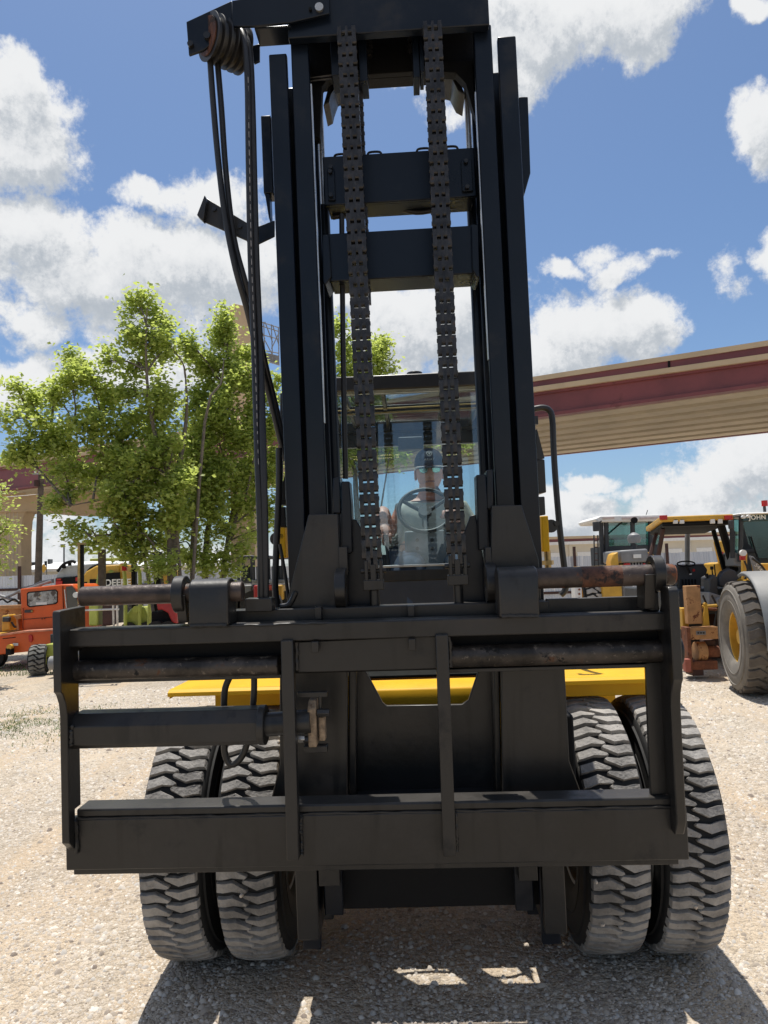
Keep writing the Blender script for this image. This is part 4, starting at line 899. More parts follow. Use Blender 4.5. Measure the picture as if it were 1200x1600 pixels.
# ================================================================== DRIVER
def skin(name, pts, edges, rad, m, parent, sub=2):
    me = bpy.data.meshes.new(name); me.from_pydata(pts, edges, []); me.materials.append(m)
    o = link(name, me, parent); md = o.modifiers.new('skin', 'SKIN'); md.use_smooth_shade = True
    for i, r in enumerate(rad):
        v = me.skin_vertices[0].data[i]; v.radius = (r, r) if isinstance(r, (int, float)) else r
    me.skin_vertices[0].data[0].use_root = True
    s = o.modifiers.new('sub', 'SUBSURF'); s.levels = sub; s.render_levels = sub
    return o
hd = F.P(671, 738, YCAB+.56)                              # head centre
man = empty('person', FM @ Vector((hd.x, hd.y, 1.60)), -YAW, label='man in dark cap, mirrored sunglasses and khaki shirt sitting at the forklift wheel', category='person')
def L_(x, y, z): return Vector((x, y, z))
SC = 1.12; man.scale = (SC, SC, SC)
H = (hd.z-1.60)/SC                                             # head centre above the seat
hand_l = (F.P(600, 822, ys+.10)-Vector((hd.x, hd.y, 1.60)))/SC
hand_r = (F.P(703, 802, ys+.06)-Vector((hd.x, hd.y, 1.60)))/SC
sh_z = H-.235
body = [L_(0, .02, .08), L_(0, .03, .22), L_(0, .035, sh_z-.12), L_(0, .035, sh_z-.02), L_(0, .02, sh_z+.07), L_(0, 0, H-.06),
        L_(-.16, .04, sh_z-.01), L_(-.235, .0, sh_z-.16), hand_l+L_(-.02, .20, .11), hand_l+L_(0, .06, .02),
        L_(.16, .04, sh_z-.01), L_(.235, .02, sh_z-.17), L_(.20, -.14, sh_z-.26), hand_r+L_(.02, .07, -.01),
        L_(-.11, -.08, .06), L_(-.14, -.42, .07), L_(.11, -.08, .06), L_(.14, -.42, .07), L_(-.14, -.44, -.28), L_(.14, -.44, -.28)]
ed = [(0, 1), (1, 2), (2, 3), (3, 4), (4, 5), (3, 6), (6, 7), (7, 8), (8, 9), (3, 10), (10, 11), (11, 12), (12, 13), (0, 14), (14, 15), (0, 16), (16, 17), (15, 18), (17, 19)]
rad = [(.18, .13), (.19, .14), (.19, .12), (.13, .09), .064, .06, .082, .058, .045, .030, .082, .058, .045, .030, .09, .07, .09, .07, .05, .05]
skin('body', body, ed, rad, SKIN, man)
# shirt: a slightly larger shell over the torso and the upper arms
sb = [body[0]+L_(0, -.01, .02), body[1]+L_(0, -.01, 0), body[2], body[3]+L_(0, 0, -.01), L_(0, .03, sh_z+.035), body[6], body[7], body[7].lerp(body[8], .25), body[10], body[11], body[11].lerp(body[12], .3)]
skin('shirt', sb, [(0, 1), (1, 2), (2, 3), (3, 4), (3, 5), (5, 6), (6, 7), (3, 8), (8, 9), (9, 10)], [(.205, .16), (.215, .165), (.205, .145), (.15, .105), .075, .098, .078, .072, .098, .078, .072], SHIRT, man)
skin('trousers', [body[0], body[14], body[15], body[16], body[17], body[18], body[19]], [(0, 1), (1, 2), (0, 3), (3, 4), (2, 5), (4, 6)], [(.2, .14), .105, .085, .105, .085, .065, .065], DENIM, man)
def hand(base, dirv, side, curl, parent=man):
    """palm and five fingers, each finger its own chain"""
    d = dirv.normalized(); s = Vector((side, 0, 0)); s = (s-d*s.dot(d)).normalized(); nrm = d.cross(s)
    if nrm.z < 0: nrm = -nrm
    p0 = base; pts = [p0, p0+d*.045, p0+d*.085]; e = [(0, 1), (1, 2)]; r = [(.030, .018), (.040, .020), (.040, .016)]
    pal = skin('hand', pts, e, r, SKIN, parent, 2)
    for k, (off, ln) in enumerate(((-.030, .058), (-.010, .072), (.010, .068), (.028, .052))):
        q0 = p0+d*.075+s*off; q1 = q0+d*ln*.45-nrm*.004; q2 = q1+d*ln*.30*cos(curl)-nrm*ln*.4*sin(curl); q3 = q2+d*ln*.15*cos(curl*2)-nrm*ln*.4*sin(curl*1.5)
        skin('finger', [q0, q1, q2, q3], [(0, 1), (1, 2), (2, 3)], [.0098, .0092, .0085, .0068], SKIN, pal, 1)
    q0 = p0+d*.02-s*.030; skin('thumb', [q0, q0-s*.02+d*.022-nrm*.006, q0-s*.022+d*.045-nrm*.02, q0-s*.012+d*.058-nrm*.03], [(0, 1), (1, 2), (2, 3)], [.013, .011, .0098, .008], SKIN, pal, 1)
hand(hand_l+L_(0, .06, .02), L_(.02, -.6, -.75), -1, 1.0)
hand(hand_r+L_(.02, .07, -.01), L_(-.25, -.9, .25), 1, 1.2)
# head with face
hb = bmesh.new(); bmesh.ops.create_uvsphere(hb, u_segments=32, v_segments=24, radius=1)
for v in hb.verts:
    x, y, z = v.co
    jaw = max(0, -z); w = .076*(1-.20*jaw**1.6); d = .098*(1-.10*jaw); v.co = (x*w, y*d, z*.122)
    if y < 0 and z < -.2: v.co.y -= .010*(1-abs(x))*max(0, min(1, (-z-.2)*2))
    if y < -.6:
        v.co.y -= .026*math.exp(-(x/.16)**2-((z+.16)/.16)**2)          # nose
        v.co.y -= .006*math.exp(-(x/.30)**2-((z+.50)/.08)**2)          # lips
        v.co.y += .006*math.exp(-(x/.3)**2-((z+.62)/.05)**2)
        v.co.y += .008*math.exp(-((abs(x)-.38)/.18)**2-((z-.05)/.12)**2)   # eye sockets
        v.co.y -= .006*math.exp(-(x/.3)**2-((z+.85)/.1)**2)
me = bpy.data.meshes.new('head'); hb.to_mesh(me); hb.free(); me.materials.append(SKIN)
for p_ in me.polygons: p_.use_smooth = True
HM = Matrix.Translation((0, 0, H)) @ Matrix.Rotation(R(5), 4, 'X')
head = link('head', me, man, HM)
for s in (-1, 1): 
    MB().lathe([(-.006, 0), (-.006, .026), (.006, .030), (.010, .02), (.003, .01)], 16, 'x', Matrix.Translation((s*.078, .012, -.012)) @ Matrix.Diagonal((s, .65, 1.1, 1))).obj('ear', SKIN, head)
MB().tube([(-.024, -.1035, -.056), (0, -.110, -.054), (.024, -.1035, -.056)], .0042, n=8).obj('mouth', mat('lip', (.24, .09, .08), .5), head)
# sunglasses
for s in (-1, 1):
    b = MB(); pts = [(s*(.012), .016), (s*.016, -.012), (s*.036, -.018), (s*.056, -.010), (s*.060, .014), (s*.036, .020)]
    b.prism([(x, z+.008) for x, z in pts], 'y', -.112, -.106); ln = b.obj('sunglasses_lens', LENS, head, bevel=.002)
b = MB().tube([(-.082, 0, .014), (-.075, -.09, .024), (-.06, -.108, .026), (-.012, -.114, .024), (0, -.117, .020), (.012, -.114, .024), (.06, -.108, .026), (.075, -.09, .024), (.082, 0, .014)], .0042, n=8)
b.obj('sunglasses_frame', WHT, head)
# cap: crown, brim, mesh back, badge
prof = []
cp = bmesh.new(); bmesh.ops.create_uvsphere(cp, u_segments=28, v_segments=16, radius=1)
bmesh.ops.delete(cp, geom=[v for v in cp.verts if v.co.z < -.02], context='VERTS')
for v in cp.verts: v.co = (v.co.x*.086, v.co.y*.106, (abs(v.co.z)**.8)*.105+.035)
me = bpy.data.meshes.new('cap'); cp.to_mesh(me); cp.free(); me.materials.append(NAVY); me.materials.append(MESHW)
for p_ in me.polygons: p_.use_smooth = True; p_.material_index = 1 if p_.center.y > .015 else 0
cap = link('cap', me, head)
b = MB(); pts = []
for i in range(13):
    a = pi+pi*i/12; pts.append((.080*cos(a), -.055+.115*sin(a)*.95 if False else -.05+.110*sin(a)))
vs = []; 
for r_ in (0, 1):
    for (x, y) in pts: vs.append((x, y, .045-.28*abs(x)-.10*max(0, -y-.05)-.004*r_))
n_ = len(pts); b.add(vs, [tuple(range(n_)), tuple(range(n_, 2*n_))[::-1]]+[(i, (i+1) % n_, n_+(i+1) % n_, n_+i) for i in range(n_)]); b.obj('cap_brim', NAVY, cap)
LET = mat('white_thread', (.62, .64, .64), .8)
text('lettering', 'ARIAT', .019, LET, head, Matrix.Translation((0, -.1035, .068)) @ Matrix.Rotation(R(82), 4, 'X'), .001, 1.15)
b = MB(Matrix.Translation((0, -.093, .103)) @ Matrix.Rotation(R(-38), 4, 'X'))
pts = [(.016*cos(a), .016*sin(a)) if sin(a) > -.3 else (.016*cos(a)*.8, .020*sin(a)) for a in [2*pi*i/20 for i in range(20)]]
b.tube([(x, 0, z) for x, z in pts+[pts[0]]], .0014, n=6, sub=1); b.tube([(-.009, 0, .009), (0, 0, -.004), (.009, 0, .009)], .002, n=6, sub=1); b.tube([(0, 0, .010), (0, 0, -.012)], .0016, n=6, sub=1)
b.obj('cap_badge', LET, cap)

# ================================================================== BACKGROUND STRUCTURES
def hz(px): return 893-.0353*(px-600)                   # horizon row, for reference
class Thing:
    """a background thing: parts given by where they stand (pixel at a stated distance) plus a real depth"""
    def __init__(s, name, label, cat, px, Y, group=None, rz=0):
        s.Y = Y; x = (px-600)/FPX*Y; s.o = empty(name, (x, Y, 0), 0, label=label, category=cat, group=group); s.off = Vector((x, Y, 0))
    def P(s, px, py, Y): return WF.P(px, py, Y)-s.off
    def box(s, pl, pr, pt, pb, Y0, dY, name, m, bevel=0, parent=None, **k):
        pm = (pt+pb)/2; xm = (pl+pr)/2
        x0, x1 = WF.X(pl, pm, Y0), WF.X(pr, pm, Y0); z1, z0 = WF.Z(xm, pt, Y0), max(.0, WF.Z(xm, pb, Y0))
        return MB(Matrix.Translation(-s.off)).box(x0, x1, Y0, Y0+dY, z0, z1).obj(name, m, parent or s.o, bevel=bevel, **k)
    def pr(s, pts, Y0, dY, name, m, bevel=0, parent=None):
        q = [WF.at(a, b, Y0) for a, b in pts]; q = [(x, max(0, z)) for x, z in q]
        return MB(Matrix.Translation(-s.off)).prism(q, 'y', Y0, Y0+dY).obj(name, m, parent or s.o, bevel=bevel)
    def bar(s, pts, Y, r, name, m, parent=None, n=8, sub=1):
        ys = Y if isinstance(Y, (list, tuple)) else [Y]*len(pts)
        return MB().tube([s.P(a, b, y) for (a, b), y in zip(pts, ys)], r, n=n, sub=sub).obj(name, m, parent or s.o)
    def cyl(s, px, py, Y, d, r, name, m, r1=None, parent=None, n=16):
        q = s.P(px, py, Y); return MB().cyl(q, q+Vector(d), r, r1, n=n).obj(name, m, parent or s.o)

# ---- fence of upright sheets
YF = 30.0
fence = empty('fence', (0, YF, 0), 0, label='grey corrugated sheet metal fence on brown posts behind all the machines', category='fence')
def zfence(x): return 2.02+.002*x
sh_m = []
for k in range(3):
    b = MB(); n = 8; w = .396; pts = []
    vs = []
    for i in range(n+1):
        x = -w/2+w*i/n; y = .0 if i % 2 else -.022
        if i in (0, n): y = .01
        vs += [(x, y, .03), (x, y, 2.0)]
    b.add(vs, [(2*i, 2*i+2, 2*i+3, 2*i+1) for i in range(n)])
    sh_m.append(b.mesh('sheet_panel', mat('sheet_metal', [(.62, .64, .68), (.66, .68, .71), (.58, .60, .64)][k], .5, metal=.2, var=.08, vscale=.8), ang=20))
i = 0; x = -19.0
while x < 21:
    link('sheet_panel', sh_m[random.choice((0, 0, 1, 2))], fence, Matrix.Translation((x, random.uniform(-.004, .004), random.uniform(-.01, .012))) @ Matrix.Rotation(random.gauss(0, .002), 4, 'Y')); x += .40; i += 1
x = -18.6
pm_ = MB().box(-.05, .05, -.16, -.06, 0, 2.38).mesh('fence_post', BRN)
while x < 21: link('fence_post', pm_, fence, Matrix.Translation((x, 0, 0))); x += 3.75
for z in (1.45, .55): MB().box(-19.2, 21.2, -.06, -.03, z-.05, z+.05).obj('fence_rail', BRN, fence)

# ---- buildings behind the fence
b1 = Thing('low_building', 'long cream rendered building behind the fence at the right', 'building', 1000, 62)
xw0, xw1 = WF.X(820, 860, 62), WF.X(1250, 860, 62); ox = Matrix.Translation(-b1.off)
MB(ox).box(xw0, xw1, 62, 74, 0, 3.35).obj('wall', BLDG, b1.o)
MB(ox).box(xw0-.3, xw1+.3, 61.7, 74.3, 3.35, 3.6).obj('roof', ROOFW, b1.o)
for k in range(9):
    xx = xw0+1.2+k*2.5
    MB(ox).box(xx, xx+.25, 61.88, 61.998, 0, 3.34).obj('pilaster', BLDG, b1.o)
    MB(ox).box(xx+.7, xx+2.0, 61.95, 61.999, .2, 2.7).obj('loading_door', ROOFW, b1.o)
b2 = Thing('warehouse', 'low warehouse with a white roof far behind the utility pole', 'building', 110, 80)
ox = Matrix.Translation(-b2.off); xa, xb = WF.X(22, 890, 80), WF.X(330, 890, 80)
MB(ox).box(xa, xb, 80, 96, 0, 2.9).obj('wall', BLDG, b2.o)
MB(ox).prism([(80-.3, 2.9), (80-.3, 3.2), (88, 4.1), (96.3, 3.2), (96.3, 2.9)], 'x', xa-.3, xb+.3).obj('roof', ROOFW, b2.o)
for k, (u, w) in enumerate(((.05, 2.0), (.16, 3.0), (.32, 1.2), (.5, 3.0), (.7, 2.2))):
    xx = xa+(xb-xa)*u; MB(ox).box(xx, xx+w, 79.92, 79.98, .9, 2.1).obj('window', mat('pane', (.20, .19, .16), .3), b2.o)
for px, w, h_ in ((52, 8, 4), (76, 3, 8)):
    q = WF.P(px, 884, 86); MB(ox).box(q.x-w*.04, q.x+w*.04, 86, 86.8, 3.6, 3.9+h_*.07).obj('roof_unit', DGR, b2.o)
# distant trees just above the roof line
tl_ = MB()
for k in range(900):
    px = random.uniform(88, 175); Y = random.uniform(150, 170); q = WF.P(px, 884, Y); h_ = 5.5*(.75+.3*noise.noise((px*.12, 1, 2)))
    z = random.uniform(0, h_); s_ = random.uniform(.25, .6); a = random.random()*6.3
    tl_.add([(q.x-s_, Y, z-s_), (q.x+s_, Y+.3, z-.4*s_), (q.x+.2*s_, Y+s_*sin(a), z+s_)], [(0, 1, 2)])
props(tl_.obj('treeline', mat('far_foliage', (.05, .08, .035), .9)), 'dark line of distant trees on the horizon above the warehouse roof', 'trees', kind='stuff')

# ---- the flyover: girder, parapet, box beams below
def plane_hit(px, py, n, D):
    d = ray(px, py); k = D/(d.x*n.x+d.y*n.y); return Vector((0, 0, EYE))+d*k
TH = R(33); nn = Vector((sin(TH), cos(TH), 0)); uu = Vector((-cos(TH), sin(TH), 0))       # uu runs away to the left
D1 = 33.0
def edge(pxl, pyl, pxr, pyr, D=D1):
    a, b = plane_hit(pxr, pyr, nn, D), plane_hit(pxl, pyl, nn, D)
    return a, b
fly = empty('overpass', (nn*D1+Vector((0, 0, 0)))[:], 0, label='highway overpass with maroon girder and tan parapet crossing the whole sky behind the forklift', category='bridge')
OFF = Vector(fly.location)
rows = [(587.8, 531.7), (595.2, 540.2), (604.8, 553.2), (612.5, 561.8), (652.6, 602.8)]
S0, S1 = -14.0, 92.0        # along uu
def zline(pyl, pyr, s, D=D1, xl=839):
    a, b = edge(xl, pyl, 1200, pyr, D); sa, sb = a.dot(uu), b.dot(uu)
    t = (s-sa)/(sb-sa); return a.z+(b.z-a.z)*t
def fly_strip(r0, r1, d0, d1, name, m, z0f=None, z1f=None, D=D1, add0=0, add1=0, seg=None):
    vs = []; z_ = []
    for s_ in (S0, S1):
        zt = zline(*r0, s_, D)+add0; zb = zline(*r1, s_, D)+add1
        for d_ in (D+d0, D+d1):
            for z in (zb, zt): p = nn*d_+uu*s_; vs.append(Vector((p.x, p.y, z))-OFF)
    fs = [(0, 1, 3, 2), (4, 6, 7, 5), (0, 4, 5, 1), (2, 3, 7, 6), (1, 5, 7, 3), (0, 2, 6, 4)]
    return MB().add(vs, fs).obj(name, m, fly)
fly_strip(rows[0], rows[1], -.02, .30, 'parapet_cap', TAN)
fly_strip(rows[1], rows[2], .05, .28, 'parapet', MAR)
fly_strip(rows[2], rows[3], -.12, 12.2, 'deck_edge', TAN)
g = fly_strip(rows[3], rows[4], .18, .24, 'girder', MAR)
fly_strip((rows[4][0]-5, rows[4][1]-6), rows[4], .0, .5, 'girder_flange', MAR)
fly_strip((rows[3][0], rows[3][1]), (rows[3][0]+4, rows[3][1]+4), .05, .5, 'girder_flange', MAR)
# far edge of the deck and the beams between
W_ = 12.4
for k in range(7):
    d_ = .75+k*(W_-.9)/6.6
    fly_strip((rows[4][0]-26, rows[4][1]-26), rows[4], d_, d_+1.02, 'box_beam', TAN2, add1=.02)
fly_strip((rows[3][0]+3, rows[3][1]+3), (rows[3][0]+8, rows[3][1]+8), .4, W_, 'deck_slab', TAN2)
fly_strip(rows[3], rows[4], W_, W_+.3, 'girder', MAR)
for s_ in (6.5, 31):
    a = zline(*rows[1], s_); z = zline(*rows[2], s_); p = nn*(D1+.03)+uu*s_-OFF
    MB().box(p.x-.03, p.x+.03, p.y-.05, p.y+.05, z-OFF.z, a).obj('parapet_joint', DRK, fly)
# piers of the flyover
pier = Thing('bridge_pier', 'tan concrete pier with a wide hammerhead cap under the overpass at the left edge', 'pier', 12, 62)
YP = 62
pts = [(-70, 748), (0, 748), (190, 770), (190, 805), (100, 803), (45, 798), (36, 812), (34, 925), (34, 974), (-2, 974), (-2, 812), (-12, 800), (-70, 800)]
pier.pr(pts[:6]+[(36, 800), (-4, 800), (-70, 800)], YP, 2.4, 'cap', TAN, bevel=.05)
pier.pr([(-3, 795), (42, 795), (36, 812), (34, 840), (34, 985), (-2, 985), (-2, 840), (-5, 812)], YP+.3, 1.8, 'column', TAN, bevel=.08)
for a in (8, 14, 20, 26): pier.box(a, a+1.2, 800, 960, YP+.27, .04, 'column_rib', TAN2)
for a in (60, 110, 150): pier.box(a, a+.6, 762, 803, YP-.012, .02, 'form_line', TAN2)
tw = Thing('bridge_pylon', 'tall square tan concrete pylon rising above the overpass behind the trees', 'pylon', 378, 60)
YT = 60
tw.pr([(358, 478), (366, 474), (393, 480), (397, 930), (399, 975), (362, 975), (361, 900)], YT, 1.8, 'shaft', TAN, bevel=.05)
tw.pr([(361, 800), (397, 800), (399, 868), (360, 868)], YT-.4, .38, 'shaft_collar', TAN, bevel=.05)
sg = Thing('sign_gantry', 'steel lattice sign frame fixed beside the tall tan pylon', 'sign frame', 420, 61)
for (a, b, c, d) in ((398, 500, 436, 512), (398, 520, 436, 530), (400, 545, 436, 552), (402, 560, 436, 570), (402, 500, 405, 562), (412, 503, 414, 566), (424, 507, 426, 568), (435, 511, 436, 571), (402, 500, 414, 530), (414, 503, 426, 535), (426, 508, 436, 540), (402, 530, 414, 552), (414, 532, 426, 555), (436, 520, 424, 545)):
    sg.bar(((a, b), (c, d)), 61.0, .045, 'lattice_bar', GRY)
sg.pr([(403, 548), (436, 556), (436, 571), (420, 566), (404, 556)], 61.2, .08, 'sign_panel', GRY)
sg.bar(((398, 506), (436, 518)), 61.9, .045, 'lattice_bar', GRY); sg.bar(((398, 550), (436, 560)), 61.9, .045, 'lattice_bar', GRY)
# far lower ramp seen between the machines at the right
rp = Thing('distant_ramp', 'low maroon and tan highway ramp far behind the canopy tractor', 'bridge', 1000, 95)
def rband(y0l, y1l, y0r, y1r, Y, dY, name, m): rp.pr([(780, y0l), (1240, y0r), (1240, y1r), (780, y1l)], Y, dY, name, m)
rband(841, 845, 828, 832, 95, 6, 'parapet_cap', TAN); rband(845, 850, 832, 837, 95.1, .3, 'parapet', MAR); rband(850, 854, 837, 841, 94.9, 6, 'deck_edge', TAN)
rband(854, 866, 841, 853, 95.2, .3, 'girder', MAR); rband(864, 872, 853, 862, 95.6, 5, 'soffit', TAN2)
for px in (800, 1160): rp.box(px, px+22, 864, 930, 96, 2, 'ramp_pier', TAN)

# ---- poles and signs
up = Thing('utility_pole', 'tall weathered wooden utility pole with insulators left of the trees', 'utility pole', 62, 26)
q = up.P(62, 905, 26)
MB().cyl(up.P(64.5, 735, 26), (up.P(57.5, 940, 26).x, 0, 0), .095, .14, n=14).obj('pole', WOOD, up.o)
up.bar(((51, 741), (66, 740)), 25.85, .03, 'crossarm', GRY)
for a in (55, 62): up.cyl(a, 739, 25.85, (0, 0, .14), .035, 'insulator', WHT, n=8)
up.cyl(57, 760, 25.85, (0, 0, .22), .09, 'cutout_box', BRN)
up.bar(((64, 745), (110, 748), (200, 742)), [25.9, 30, 34], .008, 'cable', DRK); up.bar(((-20, 779), (30, 775), (60, 772)), [22, 24, 25.9], .008, 'cable', WHT)
ys_ = Thing('warning_sign', 'yellow diamond road sign right of the utility pole', 'sign', 68, 48)
p0 = ys_.P(68, 888, 48)
MB().prism([(p0.x, p0.z+.30), (p0.x+.22, p0.z), (p0.x, p0.z-.30), (p0.x-.22, p0.z)], 'y', 0, .02).obj('sign_plate', YEL2, ys_.o); MB().cyl((p0.x, .04, 0), (p0.x, .04, p0.z), .03).obj('sign_post', GRY, ys_.o)
lp = Thing('light_pole', 'thin grey light pole standing beyond the warehouse', 'pole', 100, 70); q = lp.P(100, 852, 70); MB().cyl((q.x, 0, 0), (q.x, 0, q.z), .07, n=8).obj('pole', DGR, lp.o)
MB().box(q.x-.3, q.x+.1, -.1, .1, q.z, q.z+.1).obj('lamp_head', DGR, lp.o)
tlp = Thing('signal_head', 'small dark traffic signal above the warehouse roof', 'traffic light', 72, 72); q = tlp.P(71.5, 880, 72)
MB().box(q.x-.1, q.x+.1, -.1, .1, q.z-.22, q.z+.2).obj('signal_box', DGR, tlp.o, bevel=.02); MB().cyl((q.x, .15, 0), (q.x, .15, q.z+.2), .05, n=8).obj('signal_post', GRY, tlp.o)
dp = Thing('wooden_post', 'dark square post standing in front of the yellow excavator', 'post', 158, 19)
dp.box(153, 163, 858, 1012, 19, .14, 'post_shaft', WOOD, bevel=.01)

# ================================================================== TREES
BARK = mat('bark', (.15, .125, .10), .9, var=.35, vscale=9, bump=.5, bscale=25)
def leafmat(name, c1, c2, tr):
    m = bpy.data.materials.new(name); m.use_nodes = True; t = m.node_tree; b = t.nodes['Principled BSDF']
    ge = N(t, 'ShaderNodeNewGeometry'); mx = N(t, 'ShaderNodeMix', data_type='RGBA'); t.links.new(ge.outputs['Random Per Island'], mx.inputs[0])
    mx.inputs[6].default_value = (*c1, 1); mx.inputs[7].default_value = (*c2, 1)
    t.links.new(mx.outputs[2], b.inputs['Base Color']); b.inputs['Roughness'].default_value = .45; b.inputs['Specular IOR Level'].default_value = .5
    tl = N(t, 'ShaderNodeBsdfTranslucent'); tl.inputs[0].default_value = (*tr, 1)
    ms = N(t, 'ShaderNodeMixShader'); ms.inputs[0].default_value = .48
    o = t.nodes['Material Output']; t.links.new(b.outputs[0], ms.inputs[1]); t.links.new(tl.outputs[0], ms.inputs[2]); t.links.new(ms.outputs[0], o.inputs[0]); return m
LEAF = leafmat('leaf', (.17, .225, .045), (.33, .385, .10), (.66, .76, .18))
def tree(label, base_px, Y, stems, blobs, nleaf, leaf=.128, name='tree'):
    bx = WF.X(base_px, 930, Y)
    root = empty(name, (bx, Y, 0), 0, label=label, category='tree'); off = Vector((bx, Y, 0))
    nodes = []; tb = MB()
    def limb(pts, r0, r1):
        n = len(pts)
        tb.tube([p-off for p in pts], r0, n=7, sub=3, rfun=lambda t: 1+(r1/r0-1)*t)
    for (pix, r0, r1, dy) in stems:
        pts = []
        for i, (a, b) in enumerate(pix):
            yy = Y+dy*i/(len(pix)-1); p = WF.P(a, b, yy)
            if i == 0: p.z = 0
            pts.append(p)
        limb(pts, r0, r1); nodes += pts[1:]
        for i in range(1, len(pts)-1): nodes.append(pts[i].lerp(pts[i+1], .5))
    LV = []; centres = []
    tot = sum(b[2]*b[3]*(b[5] if len(b) > 5 else 1) for b in blobs)
    for bl_ in blobs:
        px, py, rx, ry, dy = bl_[:5]; dens_ = bl_[5] if len(bl_) > 5 else 1
        c = WF.P(px, py, Y+dy); sx, sz_ = rx/FPX*(Y+dy), ry/FPX*(Y+dy)
        # a branch reaches the clump, twigs fan out inside it
        s_ = min(nodes, key=lambda q: (q-c).length+(1.2*max(0, q.z-c.z+.4)))
        mid = s_.lerp(c, .5)+Vector((random.uniform(-.15, .15), random.uniform(-.2, .2), random.uniform(-.05, .25)))
        limb([s_, mid, c], min(.05, .02+.02*(s_-c).length*.5), .010)
        k = max(3, int(12*sx*sz_*3.6))
        subs = []
        for _ in range(k):
            v = Vector((random.gauss(0, 1), random.gauss(0, 1), random.gauss(0, 1))); v = v.normalized()*random.random()**.4
            p = c+Vector((v.x*sx, v.y*min(sx, 1.1), v.z*sz_)); subs.append(p)
            if random.random() < .55: limb([mid.lerp(c, random.random()), (c+p)/2+Vector((0, 0, .05)), p], .011, .004)
        nl = int(nleaf*rx*ry*dens_/tot)
        for _ in range(nl):
            p = random.choice(subs); s2 = .11+.08*random.random()
            LV.append((p+Vector((random.gauss(0, s2), random.gauss(0, s2), random.gauss(0, s2*.9))), random.random()))
    n = len(LV); C = np.array([tuple(p-off) for p, _ in LV])
    # a leaf: four points, folded along the midrib
    th = rng.random(n)*2*pi; ph = rng.normal(0, .75, n); ro = rng.random(n)*2*pi
    sz = leaf*rng.uniform(.6, 1.2, n)*.5
    base = np.array([(0, -1, 0), (.80, -.05, .22), (0, 1.05, .0), (-.80, -.05, .22)])
    V = base[None]*sz[:, None, None]
    def rotm(a, ax):
        c_, s_ = np.cos(a), np.sin(a); M = np.zeros((n, 3, 3)); i, j = [(1, 2), (2, 0), (0, 1)][ax]
        M[:, ax, ax] = 1; M[:, i, i] = c_; M[:, j, j] = c_; M[:, i, j] = -s_; M[:, j, i] = s_; return M
    Mx = rotm(th, 2) @ rotm(ph, 0) @ rotm(ro, 2)
    V = np.einsum('nij,nkj->nki', Mx, V)+C[:, None, :]
    fs = np.array([(0, 1, 2), (0, 2, 3)])[None]+(np.arange(n)*4)[:, None, None]; fs = fs.reshape(-1, 3)
    me = bpy.data.meshes.new('crown'); me.vertices.add(n*4); me.vertices.foreach_set('co', V.reshape(-1)); me.loops.add(len(fs)*3)
    me.loops.foreach_set('vertex_index', fs.reshape(-1)); me.polygons.add(len(fs)); me.polygons.foreach_set('loop_start', np.arange(len(fs))*3); me.update(calc_edges=True)
    me.materials.append(LEAF); link('crown', me, root)
    tb.obj('trunk', BARK, root, ang=80)
    return root
tree('tall bright green cottonwood with a grey trunk, left of the hanging hoses', 268, 18,
     [(((270, 930), (269, 880), (268, 800), (272, 760), (285, 700), (292, 640), (290, 590)), .14, .02, .3),
      (((268, 800), (262, 740), (245, 690), (232, 620), (228, 540), (230, 480)), .085, .012, -.4),
      (((285, 700), (262, 740), (180, 775), (110, 790)), .05, .012, -.8), (((245, 690), (190, 690), (110, 680), (50, 650)), .045, .010, .8),
      (((268, 860), (240, 850), (190, 835), (140, 838)), .04, .01, -.6), (((290, 720), (320, 660), (345, 600), (350, 560)), .05, .01, .3)],
     [(218, 480, 26, 22, 0), (250, 505, 22, 22, .2), (232, 535, 36, 20, -.2), (205, 520, 12, 30, .1, .6), (265, 540, 18, 14, 0), (215, 575, 38, 22, .3, .8),
      (255, 560, 20, 16, .2, .6), (120, 560, 26, 22, .4), (165, 565, 22, 18, .2, .7), (110, 595, 32, 22, -.3), (145, 600, 26, 22, 0), (160, 640, 32, 26, .4), (195, 610, 26, 18, -.2),
      (28, 605, 22, 10, 0), (50, 628, 34, 18, .4), (85, 620, 26, 16, -.2), (25, 655, 26, 12, -.3, .8), (60, 670, 40, 22, .3), (25, 700, 30, 18, 0), (90, 700, 42, 26, .2), (130, 670, 36, 26, -.4),
      (170, 700, 44, 30, .2), (215, 660, 42, 32, .3), (250, 620, 32, 30, -.3), (210, 720, 44, 30, -.4), (255, 690, 36, 30, .5), (150, 745, 44, 26, .4), (100, 735, 30, 18, .1), (50, 722, 34, 16, .3, .8),
      (200, 770, 44, 30, -.5), (240, 750, 34, 30, .2), (110, 765, 24, 16, -.3), (95, 790, 18, 18, -.5), (225, 810, 40, 30, .2), (190, 830, 34, 24, -.2), (110, 828, 26, 18, -.4, .8), (155, 850, 30, 16, .4, .8), (215, 858, 34, 18, 0), (245, 845, 26, 26, .5, .8), (272, 800, 26, 30, -.6), (262, 760, 24, 26, -.6), (262, 700, 26, 26, -.5, .8), (185, 795, 30, 20, -.5), (240, 880, 34, 16, -.6), (285, 745, 22, 26, -.6)],
     32000)
